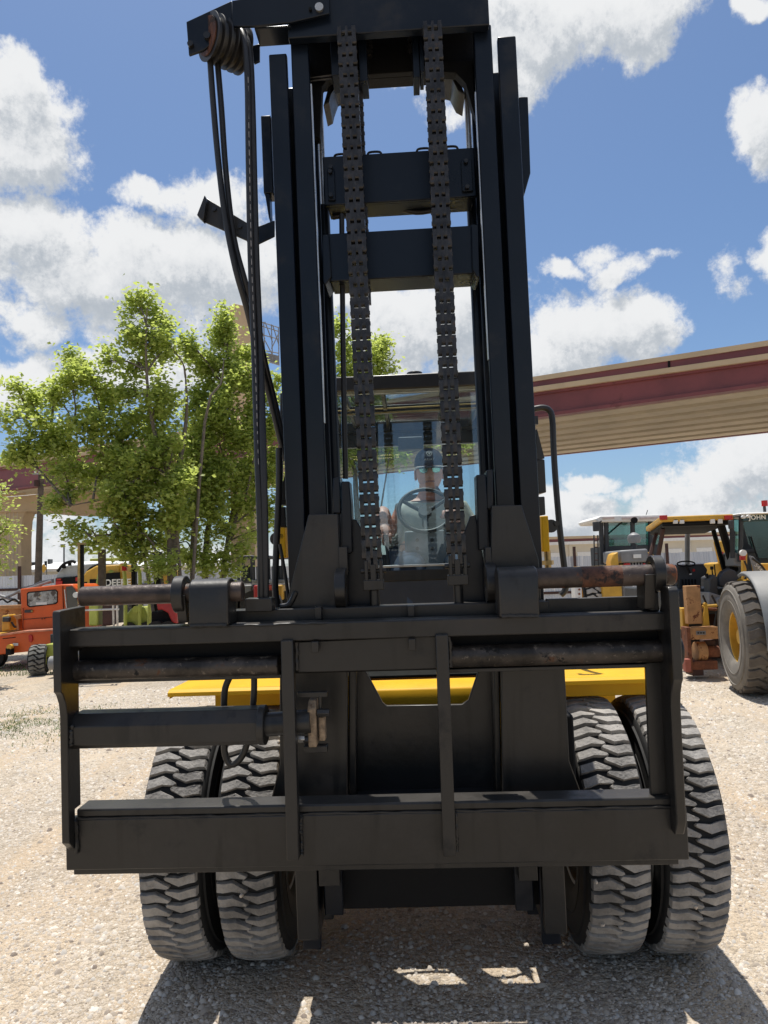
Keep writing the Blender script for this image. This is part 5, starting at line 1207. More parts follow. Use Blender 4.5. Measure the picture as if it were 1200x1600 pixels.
tree('broad yellow-green cottonwood with several leaning trunks, between the hoses and the taller tree', 318, 19.5,
     [(((318, 930), (322, 860), (330, 800), (345, 740), (352, 680), (360, 620)), .10, .012, .2), (((302, 930), (300, 860), (306, 800), (310, 740)), .075, .012, -.4),
      (((338, 930), (352, 870), (365, 820), (385, 770), (400, 700)), .09, .015, -.2), (((330, 800), (370, 760), (410, 730)), .05, .01, .4)],
     [(345, 500, 14, 22, 0), (355, 530, 26, 22, .2), (300, 540, 16, 30, -.3), (310, 575, 26, 20, .2), (345, 570, 28, 20, 0), (385, 560, 16, 24, .3), (375, 600, 30, 24, -.2), (320, 620, 34, 28, .3), (360, 640, 38, 30, -.3),
      (400, 620, 18, 26, 0), (425, 600, 14, 22, .4), (300, 660, 26, 24, .5), (345, 690, 40, 30, .2), (395, 680, 30, 30, -.2), (425, 660, 14, 40, .2), (310, 720, 36, 26, -.4), (360, 740, 40, 28, 0), (405, 740, 26, 30, .3), (430, 730, 14, 34, .3),
      (290, 770, 30, 26, .3), (335, 780, 38, 24, -.4), (380, 790, 32, 22, .2), (420, 790, 20, 20, 0, .7), (300, 820, 28, 22, .2), (345, 830, 24, 18, -.3, .8), (390, 830, 16, 14, .2, .5), (305, 870, 22, 16, -.4, .9), (355, 880, 26, 14, -.4, .8), (275, 850, 20, 20, 0, .7), (425, 820, 12, 14, .2, .6), (320, 800, 26, 24, -.6), (335, 745, 26, 28, -.6), (308, 690, 22, 24, -.5), (330, 880, 24, 16, -.6), (375, 850, 20, 18, -.5, .7), (330, 650, 22, 20, -.5)],
     29000)
tree('leafy tree showing between the mast rails above the cab roof', 560, 21,
     [(((560, 940), (560, 840), (555, 740), (560, 640), (565, 580)), .12, .015, .2), (((560, 740), (500, 700), (480, 640)), .06, .01, .3), (((555, 700), (620, 640)), .05, .01, -.3)],
     [(530, 520, 16, 18, 0), (545, 550, 24, 20, .2), (580, 555, 30, 18, -.2), (600, 545, 16, 14, .2), (560, 585, 40, 22, .3), (600, 580, 20, 20, 0), (520, 600, 30, 30, -.2), (570, 640, 50, 34, .2), (480, 640, 34, 40, .3), (620, 700, 46, 24, .2), (540, 700, 50, 30, -.3), (690, 690, 40, 14, .3, .7), (470, 720, 30, 34, .2)],
     15000)
tree('small branch of a tree reaching in at the left edge', -60, 12.5,
     [(((-60, 1000), (-60, 900), (-50, 820), (-20, 800)), .07, .02, 0), (((-60, 860), (-30, 840), (0, 845)), .03, .008, 0)],
     [(-2, 775, 20, 5, 0), (0, 830, 14, 10, .1), (8, 828, 12, 7, 0), (2, 855, 12, 8, 0), (-6, 885, 10, 14, 0, .6), (-40, 800, 30, 50, 0)], 2400, leaf=.08)

# ================================================================== MACHINES AT THE RIGHT
# -- wheel loader at the edge: tyre, fender, cab
wl = Thing('wheel_loader', 'wheel loader at the right edge with a large tyre under a grey plastic fender', 'wheel loader', 1165, 9.6)
fc = wl.P(1139, 992, 9.35); a = R(-10.5); RM = Matrix.Rotation(a, 4, 'Z')
RL = .70
wc = Vector((fc.x, fc.y, 0))+RM.to_3x3() @ Vector((.25, 0, 0))
wheel = tyre_wheel(wl.o, 0, R0=RL, W=.205, nb=26, hgt=.035, tm=TRDB, sw=mat('dusty_rubber', (.16, .145, .125), .9, var=.2, bump=.1), rim=YEL2, rimr=.315, side=-1, mtx=Matrix.Translation((wc.x, wc.y, RL-.02)) @ RM)
MB().lathe([(-.14, 0), (-.14, .09), (-.05, .12)], 20, 'x').obj('hub', YEL2, wheel)
for k in range(10):
    a_ = 2*pi*k/10; MB().cyl((-.055, .15*cos(a_), .15*sin(a_)), (-.075, .15*cos(a_), .15*sin(a_)), .014, n=6).obj('wheel_nut', YEL2, wheel)
b = MB(Matrix.Translation((wc.x, wc.y, RL-.02)) @ RM); n = 16
rf = RL+.10; prof = []
for i in range(n+1):
    t_ = R(100)-R(112)*i/n if False else R(75)+R(112)*i/n
    prof.append((t_, rf if i < n else rf))
vs = []
for t_, r_ in prof:
    for (x, rr) in ((-.035, r_-.05), (-.05, r_-.01), (-.02, r_+.012), (.50, r_+.012), (.50, r_-.012), (-.02, r_-.012)):
        vs.append((x, rr*cos(t_), rr*sin(t_)))
m_ = 6; fs = [(i*m_+k, i*m_+(k+1) % m_, (i+1)*m_+(k+1) % m_, (i+1)*m_+k) for i in range(n) for k in range(m_)]+[tuple(range(m_)), tuple(range(n*m_, n*m_+m_))[::-1]]
b.add(vs, fs); b.obj('fender', FEN, wl.o, ang=50, bevel=.006)
MB(Matrix.Translation((wc.x, wc.y, RL-.02)) @ RM).cyl((.1, 0, 0), (1.6, 0, 0), .12).obj('axle', YEL2, wl.o)
MB(Matrix.Translation((wc.x, wc.y, 0)) @ RM).box(.45, 1.6, .1, 3.0, .55, 1.35).obj('front_frame', YEL2, wl.o, bevel=.03)
w2 = tyre_wheel(wl.o, 0, R0=RL, W=.205, nb=26, hgt=.035, tm=TRDB, sw=RUB, rim=YEL2, rimr=.315, side=-1, mtx=Matrix.Translation((wc.x, wc.y, RL-.02)) @ RM @ Matrix.Translation((0, 2.6, 0))) if False else None
# cab of that loader
YC2 = 11.4
wl.box(1156, 1260, 799.5, 802.5, YC2-.15, 1.5, 'cab_roof', WHT, bevel=.02)
wl.box(1160, 1256, 803, 813, YC2-.06, .12, 'header_strip', mat('header_blue', (.02, .06, .075), .35), bevel=.01)
for p0, p1 in (((1158, 804), (1157, 878)), ((1143, 806), (1145, 872))): wl.bar((p0, p1), [YC2, YC2], .035, 'cab_post', DGR, n=6)
wl.bar(((1258, 804), (1258, 880)), YC2, .04, 'cab_post', DGR, n=6)
wl.pr([(1160, 813), (1256, 813), (1256, 872), (1186, 872), (1182, 862), (1170, 850)], YC2, .012, 'windscreen', GLT)
wl.pr([(1145, 810), (1157, 812), (1156, 866), (1146, 864)], YC2+.1, .012, 'side_glass', GLT)
wl.pr([(1146, 862), (1160, 868), (1160, 886), (1147, 884)], YC2+.05, .3, 'cab_side', GRY, bevel=.01)
wl.pr([(1183, 862), (1200, 856), (1256, 856), (1256, 905), (1190, 905)], YC2+.1, 1.2, 'cab_front', DGR, bevel=.02)
wl.box(1160, 1250, 812, 900, YC2+1.3, .04, 'cab_rear', DGR)
wl.box(1186, 1226, 838, 880, YC2+.7, .12, 'cab_seat', DGR, bevel=.04)
wl.bar(((1173, 838), (1183, 870)), YC2-.03, .012, 'wiper', DRK)
for a_, b_ in ((1160, 808), (1168, 807)): wl.cyl(a_, b_, YC2-.16, (0, -.06, 0), .026, 'work_light', WHT); 
wl.box(1140, 1147, 813, 826, YC2-.2, .06, 'mirror', DGR, bevel=.01); wl.bar(((1146, 808), (1156, 806)), YC2-.15, .012, 'mirror_arm', DGR)
wl.cyl(1195, 800, YC2, (0, 0, .10), .022, 'beacon_stem', DGR); wl.cyl(1195, 791, YC2, (0, 0, .09), .045, 'beacon', REDL)
wl.pr([(1160, 862), (1168, 864), (1168, 906), (1161, 906)], 10.8, .06, 'loader_arm', YEL2, bevel=.01)
wl.pr([(1172, 868), (1178, 870), (1206, 905), (1206, 915), (1184, 906)], 10.5, .05, 'arm_plate', GRY, bevel=.008)
wl.pr([(1188, 880), (1240, 880), (1240, 900), (1192, 900)], 10.9, .3, 'arm_crosshead', YEL2, bevel=.02)
wl.cyl(1159.5, 864, 10.7, (0, -.05, 0), .045, 'headlamp', WHT); wl.box(1158, 1165, 868, 875, 10.7, .05, 'lamp_bracket', REDL)
q = wl.P(1200, 808, YC2-.075); text('lettering', 'JOHN DEERE', .095, mat('letter_white', (.8, .85, .85), .6), wl.o, face_cam(q.x, q.y, q.z), .002, 1.1, bold=.002)
q = wl.P(1187, 889, 10.49); text('lettering', '544K', .085, WHT, wl.o, Matrix.Translation((q.x, q.y, q.z)) @ Matrix.Rotation(pi/2, 4, 'X') @ Matrix.Rotation(R(-52), 4, 'Z'), .002)

# -- canopy backhoe
bh = Thing('backhoe_tractor', 'open tractor loader backhoe under a yellow and black canopy roof with rust-stained stabiliser', 'backhoe', 1085, 11.6)
def corner(px, py, Y): return bh.P(px, py, Y)
nl_, nr_, fl_, fr_ = corner(1031, 807, 11.3), corner(1146, 803, 11.3), corner(1009, 826, 13.2), corner(1104, 822, 13.2)
fl_.z = nl_.z-.06; fr_.z = nr_.z-.06
def slab(c4, t, name, m, bevel=.02):
    vs = [c for c in c4]+[c-Vector((0, 0, t)) for c in c4]
    return MB().add(vs, [(0, 1, 2, 3), (7, 6, 5, 4), (0, 4, 5, 1), (1, 5, 6, 2), (2, 6, 7, 3), (3, 7, 4, 0)]).obj(name, m, bh.o, bevel=bevel)
slab((nl_, nr_, fr_, fl_), .085, 'canopy_roof', YEL2)
dn = Vector((0, 0, -.088)); i_ = .05
slab((nl_+dn+Vector((i_, i_, 0)), nr_+dn+Vector((-i_, i_, 0)), fr_+dn+Vector((-i_, -i_, 0)), fl_+dn+Vector((i_, -i_, 0))), .07, 'canopy_lining', DRK)
bh.box(1036, 1142, 811, 822, 11.36, .05, 'light_bar', DGR, bevel=.01)
for px, m_, w in ((1037, REDL, 12), (1139, REDL, 12)):
    p0 = bh.P(px-w/2, 0, 11.28); bh.box(px-w/2, px+w/2, 805, 812, 11.27, .03, 'tail_light', m_, bevel=.005)
for px in (1056, 1066, 1114, 1126): bh.box(px-3.5, px+3.5, 811, 818, 11.3, .04, 'work_light', WHT, bevel=.006)
bh.bar(((1028, 824), (1012, 882)), [12.8, 12.6], .035, 'canopy_post', BRN, n=6); bh.bar(((1036, 826), (1026, 884)), [11.6, 11.8], .035, 'canopy_post', BRN, n=6)
bh.bar(((1113, 822), (1133, 895)), [12.8, 12.6], .04, 'canopy_post', DRK, n=6); bh.bar(((1124, 812), (1148, 892)), [11.5, 11.7], .06, 'canopy_post', DRK, n=6)
bh.bar(((1080, 830), (1075, 833), (1074, 842), (1074, 884)), 13.4, .045, 'exhaust_pipe', GRY, n=10, sub=2)
bh.pr([(1057, 884), (1100, 882), (1106, 890), (1104, 898), (1096, 902), (1096, 925), (1062, 925)], 12.0, .35, 'dash_console', DGR, bevel=.02)
bh.bar([(1072+14*cos(t_), 881+4*sin(t_)) for t_ in [2*pi*i/16 for i in range(17)]], 11.9, .012, 'steering_wheel', DRK, n=6)
bh.bar(((1072, 882), (1078, 896)), 11.9, .02, 'steering_column', DRK)
bh.pr([(1124, 916), (1123, 904), (1130, 893), (1140, 888), (1150, 892), (1157, 906), (1156, 920)], 11.3, .14, 'seat', mat('seat_vinyl', (.05, .052, .058), .5), bevel=.02)
bh.pr([(1108, 905), (1116, 897), (1121, 902), (1123, 935), (1108, 935)], 11.2, .2, 'control_pod', DGR, bevel=.02)
for a_, b_ in ((1112, 897), (1116, 894), (1104, 908)): bh.bar(((a_, b_-12), (a_+2, b_+6)), 11.3, .010, 'control_lever', DRK); 
for a_, b_ in ((1112, 885), (1104, 896)): q = bh.P(a_, b_, 11.3); MB().cyl(q, q+Vector((0, 0, -.05)), .025, n=10).obj('lever_knob', DRK, bh.o)
bh.box(1083, 1086, 889, 893, 11.98, .02, 'red_switch', REDL); bh.box(1078, 1081, 896, 898, 11.98, .02, 'gauge', WHT)
bh.box(1052, 1150, 920, 960, 11.7, 2.4, 'tractor_body', DGR, bevel=.03); bh.box(1062, 1130, 950, 1030, 12.2, 2.2, 'tractor_chassis', BRN, bevel=.03)
bh.pr([(1108, 925), (1150, 938), (1150, 950), (1108, 944)], 11.1, .5, 'fender_tray', GRY, bevel=.01)
# stabiliser and rear frame, tan paint over rust
bh.box(1073.5, 1096, 915, 975, 10.6, .12, 'upright_arm', RSTT, bevel=.008)
bh.box(1066, 1076, 950, 984, 10.75, .3, 'frame_side', YEL2, bevel=.01)
bh.box(1076, 1124, 980, 999, 10.55, .18, 'frame_beam', RSTT, bevel=.008)
bh.box(1088, 1103, 986, 992, 10.54, .008, 'data_plate', GRY)
for k, w in enumerate((3, 4, 5)): bh.box(1090+k*4.2, 1092.5+k*4.2, 988, 990, 10.53, .006, 'plate_mark', DRK)
bh.box(1075, 1081, 980, 1052, 10.5, .2, 'side_plate', RST, bevel=.006)
q0, q1 = bh.P(1086, 1018, 10.7), bh.P(1122, 1018, 10.7); MB().cyl(q0, q0.lerp(q1, .42), .14, n=20).obj('pivot_boss', ORG if False else RSTT, bh.o, bevel=.01); MB().cyl(q0.lerp(q1, .42), q1, .08, n=16).obj('pivot_pin', RST, bh.o)
bh.box(1073, 1122, 1033, 1047, 10.55, .25, 'bottom_beam', RST, bevel=.01); bh.box(1082, 1100, 1046, 1056, 10.55, .25, 'foot', BRN, bevel=.01); bh.box(1071, 1080, 1030, 1050, 10.45, .1, 'foot_side', mat('red_oxide', (.32, .10, .07), .8), bevel=.006)
bh.pr([(1101, 946), (1106, 946), (1109, 978), (1099, 978)], 10.6, .05, 'link_arm', YEL2, bevel=.004); bh.cyl(1103, 944, 10.6, (0, .05, 0), .022, 'link_eye', YEL2)
bh.bar(((1097, 948), (1120, 946)), 10.65, .022, 'link_bar', YEL2); bh.bar(((1097, 951), (1120, 952)), 10.7, .02, 'link_bar', RST)
for px in (1070, 1150):
    q = bh.P(px, 1000, 12.6); w = bpy.data.objects.new('wheel', None); COL.objects.link(w); w.parent = bh.o; w.matrix_local = Matrix.Translation((q.x, q.y, .6))
    MB().lathe([(-.15, .35), (-.19, .5), (-.16, .60), (.16, .60), (.19, .5), (.15, .35)], 32, 'x').obj('tyre', RUB, w, ang=60); MB().lathe([(-.15, .36), (-.08, .3), (-.02, 0)], 24, 'x').obj('rim', YEL2, w)

# -- grey-cabbed loader further back
lo = Thing('cab_loader', 'yellow loader with grey cab and white roof behind the right fork pin', 'wheel loader', 980, 22)
lo.pr([(930, 811), (938, 806), (1030, 804), (1032, 811), (1030, 814), (934, 816)], 21.8, 2.0, 'cab_roof', WHT, bevel=.03)
for a_, b_ in ((942, 960), (972, 995), (1000, 1028)): lo.box(a_, b_, 808, 811, 21.76, .05, 'roof_panel', mat('pink_white', (.6, .48, .44), .6))
for p0, p1 in (((939, 814), (941, 882)), ((947, 815), (948, 862)), ((988, 813), (989, 852)), ((1016, 812), (1017, 862))): lo.bar((p0, p1), 22, .07, 'cab_post', DGR, n=6)
lo.box(949, 987, 817, 852, 22, .02, 'cab_glass', GLT); lo.box(991, 1030, 816, 866, 22.1, .02, 'cab_glass', GLT)
lo.box(946, 1032, 852, 885, 22.0, 1.6, 'cab_lower', DGR, bevel=.03); lo.box(950, 1030, 816, 852, 23.7, .02, 'rear_glass', GLT)
lo.box(927.5, 936, 815, 830, 21.7, .12, 'mirror', DGR, bevel=.02); lo.bar(((936, 817), (940, 814)), 21.8, .02, 'mirror_arm', DGR)
lo.bar(((951, 834), (975, 813)), 21.95, .02, 'wiper', DRK)
for a_ in (928, 934): lo.bar(((a_, 836), (a_+1, 885)), 21.6, .02, 'ladder_rail', DGR)
for b_ in (845, 855, 865, 875): lo.bar(((928, b_), (935, b_)), 21.6, .018, 'ladder_rung', BRN)
lo.pr([(968, 860), (1012, 857), (1016, 878), (969, 880)], 20.2, 1.6, 'engine_hood', GRY, bevel=.05); lo.box(972, 1012, 878, 888, 20.3, 1.2, 'grille', DRK)
lo.box(975, 985, 880, 884, 20.2, .06, 'tail_light', REDL, bevel=.01); lo.box(1005, 1010, 880, 884, 20.2, .06, 'tail_light', REDL, bevel=.01)
q = lo.P(991, 850, 20.8); MB().cyl(q+Vector((0, 0, -.25)), q, .07).obj('stack', DGR, lo.o)
q = lo.P(991, 845, 20.8); MB().lathe([(-.12, 0), (-.12, .16), (0, .19), (.10, .16), (.17, .06), (.18, 0)], 20, 'z', Matrix.Translation(q+Vector((0, 0, .06)))).obj('precleaner', GRY, lo.o)
lo.cyl(990, 813, 21.6, (0, -.1, 0), .09, 'roof_lamp', DRK)
lo.pr([(955, 878), (958, 866), (966, 862), (968, 900), (957, 900)], 20.0, .5, 'hood_side', YEL2, bevel=.03); lo.pr([(1013, 862), (1026, 870), (1030, 890), (1016, 890)], 20.2, .5, 'hood_side', YEL2, bevel=.03)
lo.box(905, 975, 884, 892, 20.1, .7, 'platform', YEL2, bevel=.02)
for k in range(6): lo.bar(((915+k*7, 889), (918+k*7, 886)), 20.05, .03, 'platform_clip', YEL2)
lo.box(942, 973, 906, 960, 20, 1.0, 'rear_frame', YEL2, bevel=.04); lo.box(973, 990, 905, 960, 20.2, 1.0, 'counterweight', GRY, bevel=.03)
lo.box(899, 910, 915, 960, 19.9, .4, 'step_box', WHT, bevel=.02)
for k in range(3): lo.cyl(905, 921+k*7, 19.88, (0, -.02, 0), .03, 'rivet', RST, n=8)
tyre_wheel(lo.o, 0, R0=.72, W=.26, nb=24, hgt=.04, tm=mat('pale_tread', (.40, .37, .33), .9), sw=RUB, rim=YEL2, rimr=.33, side=-1, mtx=Matrix.Translation((lo.P(926, 950, 20.6).x, -1.2, .72)))
tyre_wheel(lo.o, 0, R0=.72, W=.26, nb=24, hgt=.04, tm=TRDB, sw=RUB, rim=YEL2, rimr=.33, side=1, mtx=Matrix.Translation((lo.P(1032, 950, 20.6).x, -1.2, .72)))
lo.bar(((1012, 797), (1009, 806)), 21.9, .01, 'antenna', DRK)
# -- extra yellow boom behind the canopy tractor
bm_ = Thing('excavator_boom', 'yellow machine with red hydraulic lines between the canopy tractor and the loader cab', 'excavator', 1135, 17)
bm_.pr([(1124, 845), (1130, 845), (1142, 880), (1150, 905), (1136, 905), (1130, 872)], 17, .35, 'boom', YEL2, bevel=.03); bm_.pr([(1116, 880), (1128, 878), (1132, 900), (1118, 902)], 17.2, .6, 'body', YEL2, bevel=.03)
bm_.bar(((1129, 862), (1131, 876), (1137, 890)), 16.9, .02, 'hydraulic_line', RED); bm_.box(1112, 1160, 900, 972, 17.3, 1.5, 'undercarriage', DGR, bevel=.05)

# hoses, grab rails and clutter that break up the plain shapes
bh.bar(((1058, 905), (1050, 920), (1056, 945), (1068, 960)), 11.4, .018, 'hydraulic_hose', HOSE, sub=4); bh.bar(((1098, 930), (1106, 952), (1104, 975)), 10.9, .016, 'hydraulic_hose', HOSE, sub=4)
bh.bar(((1112, 930), (1120, 950), (1116, 980)), 10.9, .016, 'hydraulic_hose', HOSE, sub=4); bh.bar(((1060, 884), (1058, 925)), 11.9, .014, 'grab_handle', CHN)
for k in range(5): bh.box(1066+k*5, 1068+k*5, 905, 918, 11.98, .015, 'panel_slot', DRK)
bh.cyl(1128, 940, 11.0, (0, .3, 0), .06, 'hydraulic_tank', GRY); bh.box(1100, 1118, 1000, 1010, 10.7, .15, 'hose_clamp', BRN, bevel=.01)
lo.bar(((1016, 866), (1022, 872), (1026, 884)), 20.1, .03, 'grab_rail', DRK, sub=3); lo.box(990, 1002, 866, 872, 20.15, .03, 'badge_plate', WHT)
for k in range(8): lo.box(974+k*4.7, 976+k*4.7, 879, 887, 20.28, .03, 'grille_slat', GRY)
lo.bar(((958, 884), (966, 896), (962, 905)), 19.9, .03, 'hydraulic_hose', HOSE, sub=3)
wl.bar(((1163, 876), (1168, 890), (1164, 905)), 10.6, .014, 'hydraulic_hose', HOSE, sub=3); wl.bar(((1175, 872), (1190, 884), (1200, 900)), 10.4, .016, 'hydraulic_hose', HOSE, sub=3)
wl.bar(((1148, 830), (1147, 860)), 11.3, .012, 'grab_rail', CHN)
# ================================================================== MACHINES AT THE LEFT
ot = Thing('orange_truck', 'small orange flatbed utility truck with a square cab window at the left', 'truck', 50, 15)
YO = 15.0
ot.pr([(31, 920), (96, 913), (113, 913), (120, 920), (122, 985), (35, 988)], YO, 1.3, 'cab', ORG, bevel=.025)
ot.pr([(42, 927), (44, 925), (86, 921), (90, 924), (90, 941), (87, 944), (46, 949), (42, 946)], YO-.012, .012, 'window_seal', DRK)
ot.pr([(43.5, 928), (46, 926.5), (86, 922.5), (88.5, 925), (88.5, 940), (86, 942.5), (47, 947), (44, 945)], YO-.018, .008, 'side_window', mat('window_view', (.33, .34, .33), .12, var=.3, vscale=9, spots=[((.07, .05, .04), 6, .5, .1), ((.4, .3, .12), 9, .62, .05)]))
ot.box(56, 73, 941, 945, YO-.024, .006, 'window_sticker', WHT)
ot.pr([(103, 917), (113, 916), (119, 925), (121, 950), (105, 951)], YO-.02, .03, 'windscreen', GLD); ot.bar(((101, 921), (104, 950)), YO-.03, .012, 'wiper', CHR)
ot.box(38, 50, 953, 957.5, YO-.03, .03, 'door_handle', DGR, bevel=.004); ot.cyl(50, 955, YO-.03, (0, -.01, 0), .02, 'lock', BRS, n=10)
ot.pr([(-30, 998), (36, 988), (82, 983), (96, 983), (96, 1010), (46, 1018), (-30, 1026)], YO-.35, 1.9, 'lower_body', ORG, bevel=.02)
ot.pr([(-30, 996), (36, 985.5), (96, 982), (96, 985), (36, 989), (-30, 999)], YO-.40, .5, 'body_rail', mat('worn_orange', (.5, .2, .12), .7, var=.3), bevel=.01)
ot.pr([(44, 993), (47, 991.5), (50, 993), (51, 1001), (48, 1004), (45, 1002)], YO-.38, .04, 'marker_lamp', REDL, bevel=.008)
for k in range(9): ot.box(4+k*2.3, 5.7+k*2.3, 997.3-k*.25, 998.6-k*.25, YO-.356, .005, 'body_mark', DRK)
ot.box(8, 17, 1012, 1024, YO-.55, .15, 'tow_hook', DRK, bevel=.02); ot.cyl(14, 1011, YO-.55, (0, .1, 0), .05, 'hook_ball', YEL2)
ot.box(-30, 33, 946, 952, YO+.5, .1, 'bed_rail', RSTT, bevel=.01); ot.box(-30, 33, 952, 996, YO+.6, .1, 'bed_wall', RSTT); ot.box(-30, 33, 990, 998, YO, 1.0, 'bed_floor', YEL2)
ot.pr([(2, 962), (14, 960), (16, 985), (2, 987)], YO+.1, .3, 'winch', YEL2, bevel=.03); ot.box(3, 14, 964, 972, YO+.05, .1, 'winch_drum', DGR, bevel=.02)
ot.pr([(20, 962), (32, 960), (33, 966), (28, 968), (30, 985), (26, 986), (25, 968)], YO+.1, .2, 'bed_bracket', RSTT, bevel=.01)
for pts in (((8, 934), (22, 928), (32, 922)), ((0, 931), (30, 940)), ((30, 925), (80, 908))): ot.bar(pts, YO+.8, .03, 'lift_arm', GRY)
ot.bar(((50, 916), (65, 909), (84, 906)), YO+1.6, .025, 'boom_rail', GRY); ot.bar(((38, 918), (62, 913), (84, 909)), YO+1.6, .025, 'boom_rail', GRY)
ot.bar(((62, 908), (68, 913)), YO+1.6, .02, 'boom_rail', GRY)
for px in (2, 108):
    q = ot.P(px, 1020, YO+.2); w = bpy.data.objects.new('wheel', None); COL.objects.link(w); w.parent = ot.o; w.matrix_local = Matrix.Translation((q.x, q.y-.3, .24))
    MB().lathe([(-.09, .13), (-.11, .2), (-.09, .25), (.09, .25), (.11, .2), (.09, .13)], 28, 'y').obj('tyre', RUB, w, ang=60); MB().lathe([(-.08, .14), (-.03, 0)], 20, 'y').obj('rim', GRY, w)
ot.cyl(119.5, 929.5, YO-.35, (0, -.05, 0), .055, 'round_lamp', WHT); ot.bar(((119, 930), (124, 934)), YO-.33, .015, 'lamp_stalk', DGR)
ot.bar(((36, 950), (36, 985)), YO-.03, .008, 'door_seam', DRK); ot.bar(((98, 916), (100, 984)), YO-.02, .008, 'door_seam', DRK)
ot.bar(((36, 968), (98, 963)), YO-.015, .006, 'body_crease', BRN); ot.cyl(66, 967, YO-.02, (0, -.01, 0), .012, 'rivet', BRN, n=8); ot.cyl(70, 966.6, YO-.02, (0, -.01, 0), .012, 'rivet', BRN, n=8)
ot.bar(((-5, 940), (4, 936), (12, 941), (22, 936), (30, 942)), YO+.7, .02, 'cable_coil', DRK, sub=4); ot.bar(((18, 972), (24, 980), (30, 975)), YO+.15, .02, 'hydraulic_hose', HOSE, sub=4)
ot.box(20, 28, 1005, 1009, YO-.37, .02, 'body_sticker', WHT)
# -- lugged tyre with yellow-green rim, standing in front of the truck
lt = Thing('compact_tractor', 'low machine with a muddy lugged tyre and lime green axle beside the orange truck', 'tractor', 66, 13.6)
tyre_wheel(lt.o, 0, R0=.28, W=.13, nb=18, hgt=.022, tm=mat('muddy_tread', (.17, .165, .15), .9, var=.3), sw=RUB, rim=LIM, rimr=.13, side=1, mtx=Matrix.Translation((lt.P(61, 1020, 13.6).x, 0, .27)) @ Matrix.Rotation(R(14), 4, 'Z'))
lt.box(71, 104, 1006, 1026, 13.6, .3, 'axle_housing', LIM, bevel=.02); lt.box(78, 125, 990, 1018, 14.0, .6, 'frame', DGR, bevel=.02)
lt.cyl(79, 1036, 13.1, (.3, 0, 0), .12, 'roller', GRY, n=18)
# -- golden mast and chrome rack
gm = Thing('pallet_stacker', 'narrow brass coloured mast with pale wire rack behind the left end of the carriage', 'stacker', 150, 12.5)
gm.box(121, 125, 850, 1010, 12.5, .05, 'mast_rail', BRS, bevel=.004); gm.box(126, 130, 850, 1010, 12.52, .05, 'mast_rail', DRK, bevel=.004); gm.box(120, 131, 848, 851, 12.49, .09, 'mast_cap', BRS)
for a_ in (124, 131, 177, 183): gm.bar(((a_, 946), (a_+1, 992)), 12.2, .018, 'rack_leg', CHR)
for b_ in (944, 953): gm.bar(((122, b_+1), (186, b_-1)), 12.2, .015, 'rack_bar', CHR if b_ == 953 else BRN)
for px in (145, 166): gm.box(px-7, px+7, 944, 978, 12.4, .3, 'motor_block', LIM if px == 145 else BRN, bevel=.03)
gm.box(120, 190, 985, 1012, 12.3, .8, 'base', DGR, bevel=.02)
# -- yellow excavator with the maker's lettering
ex = Thing('yellow_excavator', 'yellow and black excavator with white lettering on its rear body behind the trees', 'excavator', 150, 25)
ex.pr([(86, 903), (92, 892), (100, 884), (150, 880), (176, 880), (176, 896), (88, 904)], 25, 2.6, 'hood', mat('silver_hood', (.38, .40, .41), .4), bevel=.05)
ex.pr([(86, 903), (128, 901), (128, 925), (86, 925)], 24.9, .5, 'rear_body', DRK, bevel=.03)
ex.box(88, 95, 904, 907, 24.85, .06, 'tail_light', REDL); ex.box(118, 124, 902, 908, 24.85, .06, 'tail_light', REDL); ex.box(87, 97, 908, 914, 24.86, .05, 'tail_light', REDL)
ex.bar(((90, 893), (99, 882), (112, 877), (118, 879)), 24.9, .05, 'hood_rail', DRK, sub=3); ex.bar(((134, 898), (142, 888), (155, 882)), 24.7, .05, 'hood_rail', DRK, sub=3)
for a_, b_ in ((99, 883), (108, 879), (146, 887), (152, 884)): ex.box(a_-2, a_+2, b_, b_+5, 24.9, .1, 'rail_foot', DRK)
ex.pr([(126, 905), (134, 893), (150, 884), (187, 882), (187, 925), (126, 925)], 24.4, 1.2, 'side_cover', YEL2, bevel=.05)
ex.pr([(140, 905), (152, 905), (150, 925), (140, 925)], 24.38, .05, 'vent', DRK); ex.pr([(131, 910), (136, 909), (133, 925), (131, 925)], 24.38, .03, 'stripe', DRK)
ex.pr([(163, 896), (187, 894), (187, 925), (163, 925)], 24.3, .05, 'black_panel', DRK)
q = ex.P(173.5, 911, 24.28); text('lettering', 'DEERE', .30, WHT, ex.o, face_cam(q.x+.22, q.y, q.z, 0), .006, 1.0, bold=.008)
ex.box(188, 192, 880, 925, 24.4, .3, 'side_cover', YEL2); ex.box(95, 190, 925, 975, 24.8, 2, 'undercarriage', DGR, bevel=.1)
# -- lime forklift
lf = Thing('lime_forklift', 'lime green forklift with a curved overhead guard and black mast below the trees', 'forklift', 205, 20)
for pts in (((191, 888), (194, 892), (196, 925), (196, 1000)), ((214, 890), (218, 893), (219, 925), (218, 1000)), ((228, 889), (232, 896), (234, 925), (232, 1000)), ((150, 925), (155, 900), (158, 888))): lf.bar(pts, 20, .05, 'guard_post', LIM, sub=3)
lf.bar(((138, 865), (166, 864)), 20.5, .03, 'guard_beam', LIM); lf.box(140, 186, 872, 876, 20.3, .8, 'guard_roof', LIM, bevel=.02)
lf.box(190, 197, 880, 892, 19.9, .1, 'red_lamp', REDL, bevel=.01)
lf.box(240, 250, 862, 1000, 20.2, .3, 'mast_rail', DRK, bevel=.02); lf.box(205, 211, 875, 1000, 20.4, .2, 'mast_rail', DRK, bevel=.02); lf.box(186, 250, 872, 876, 20.3, .2, 'mast_beam', DRK)
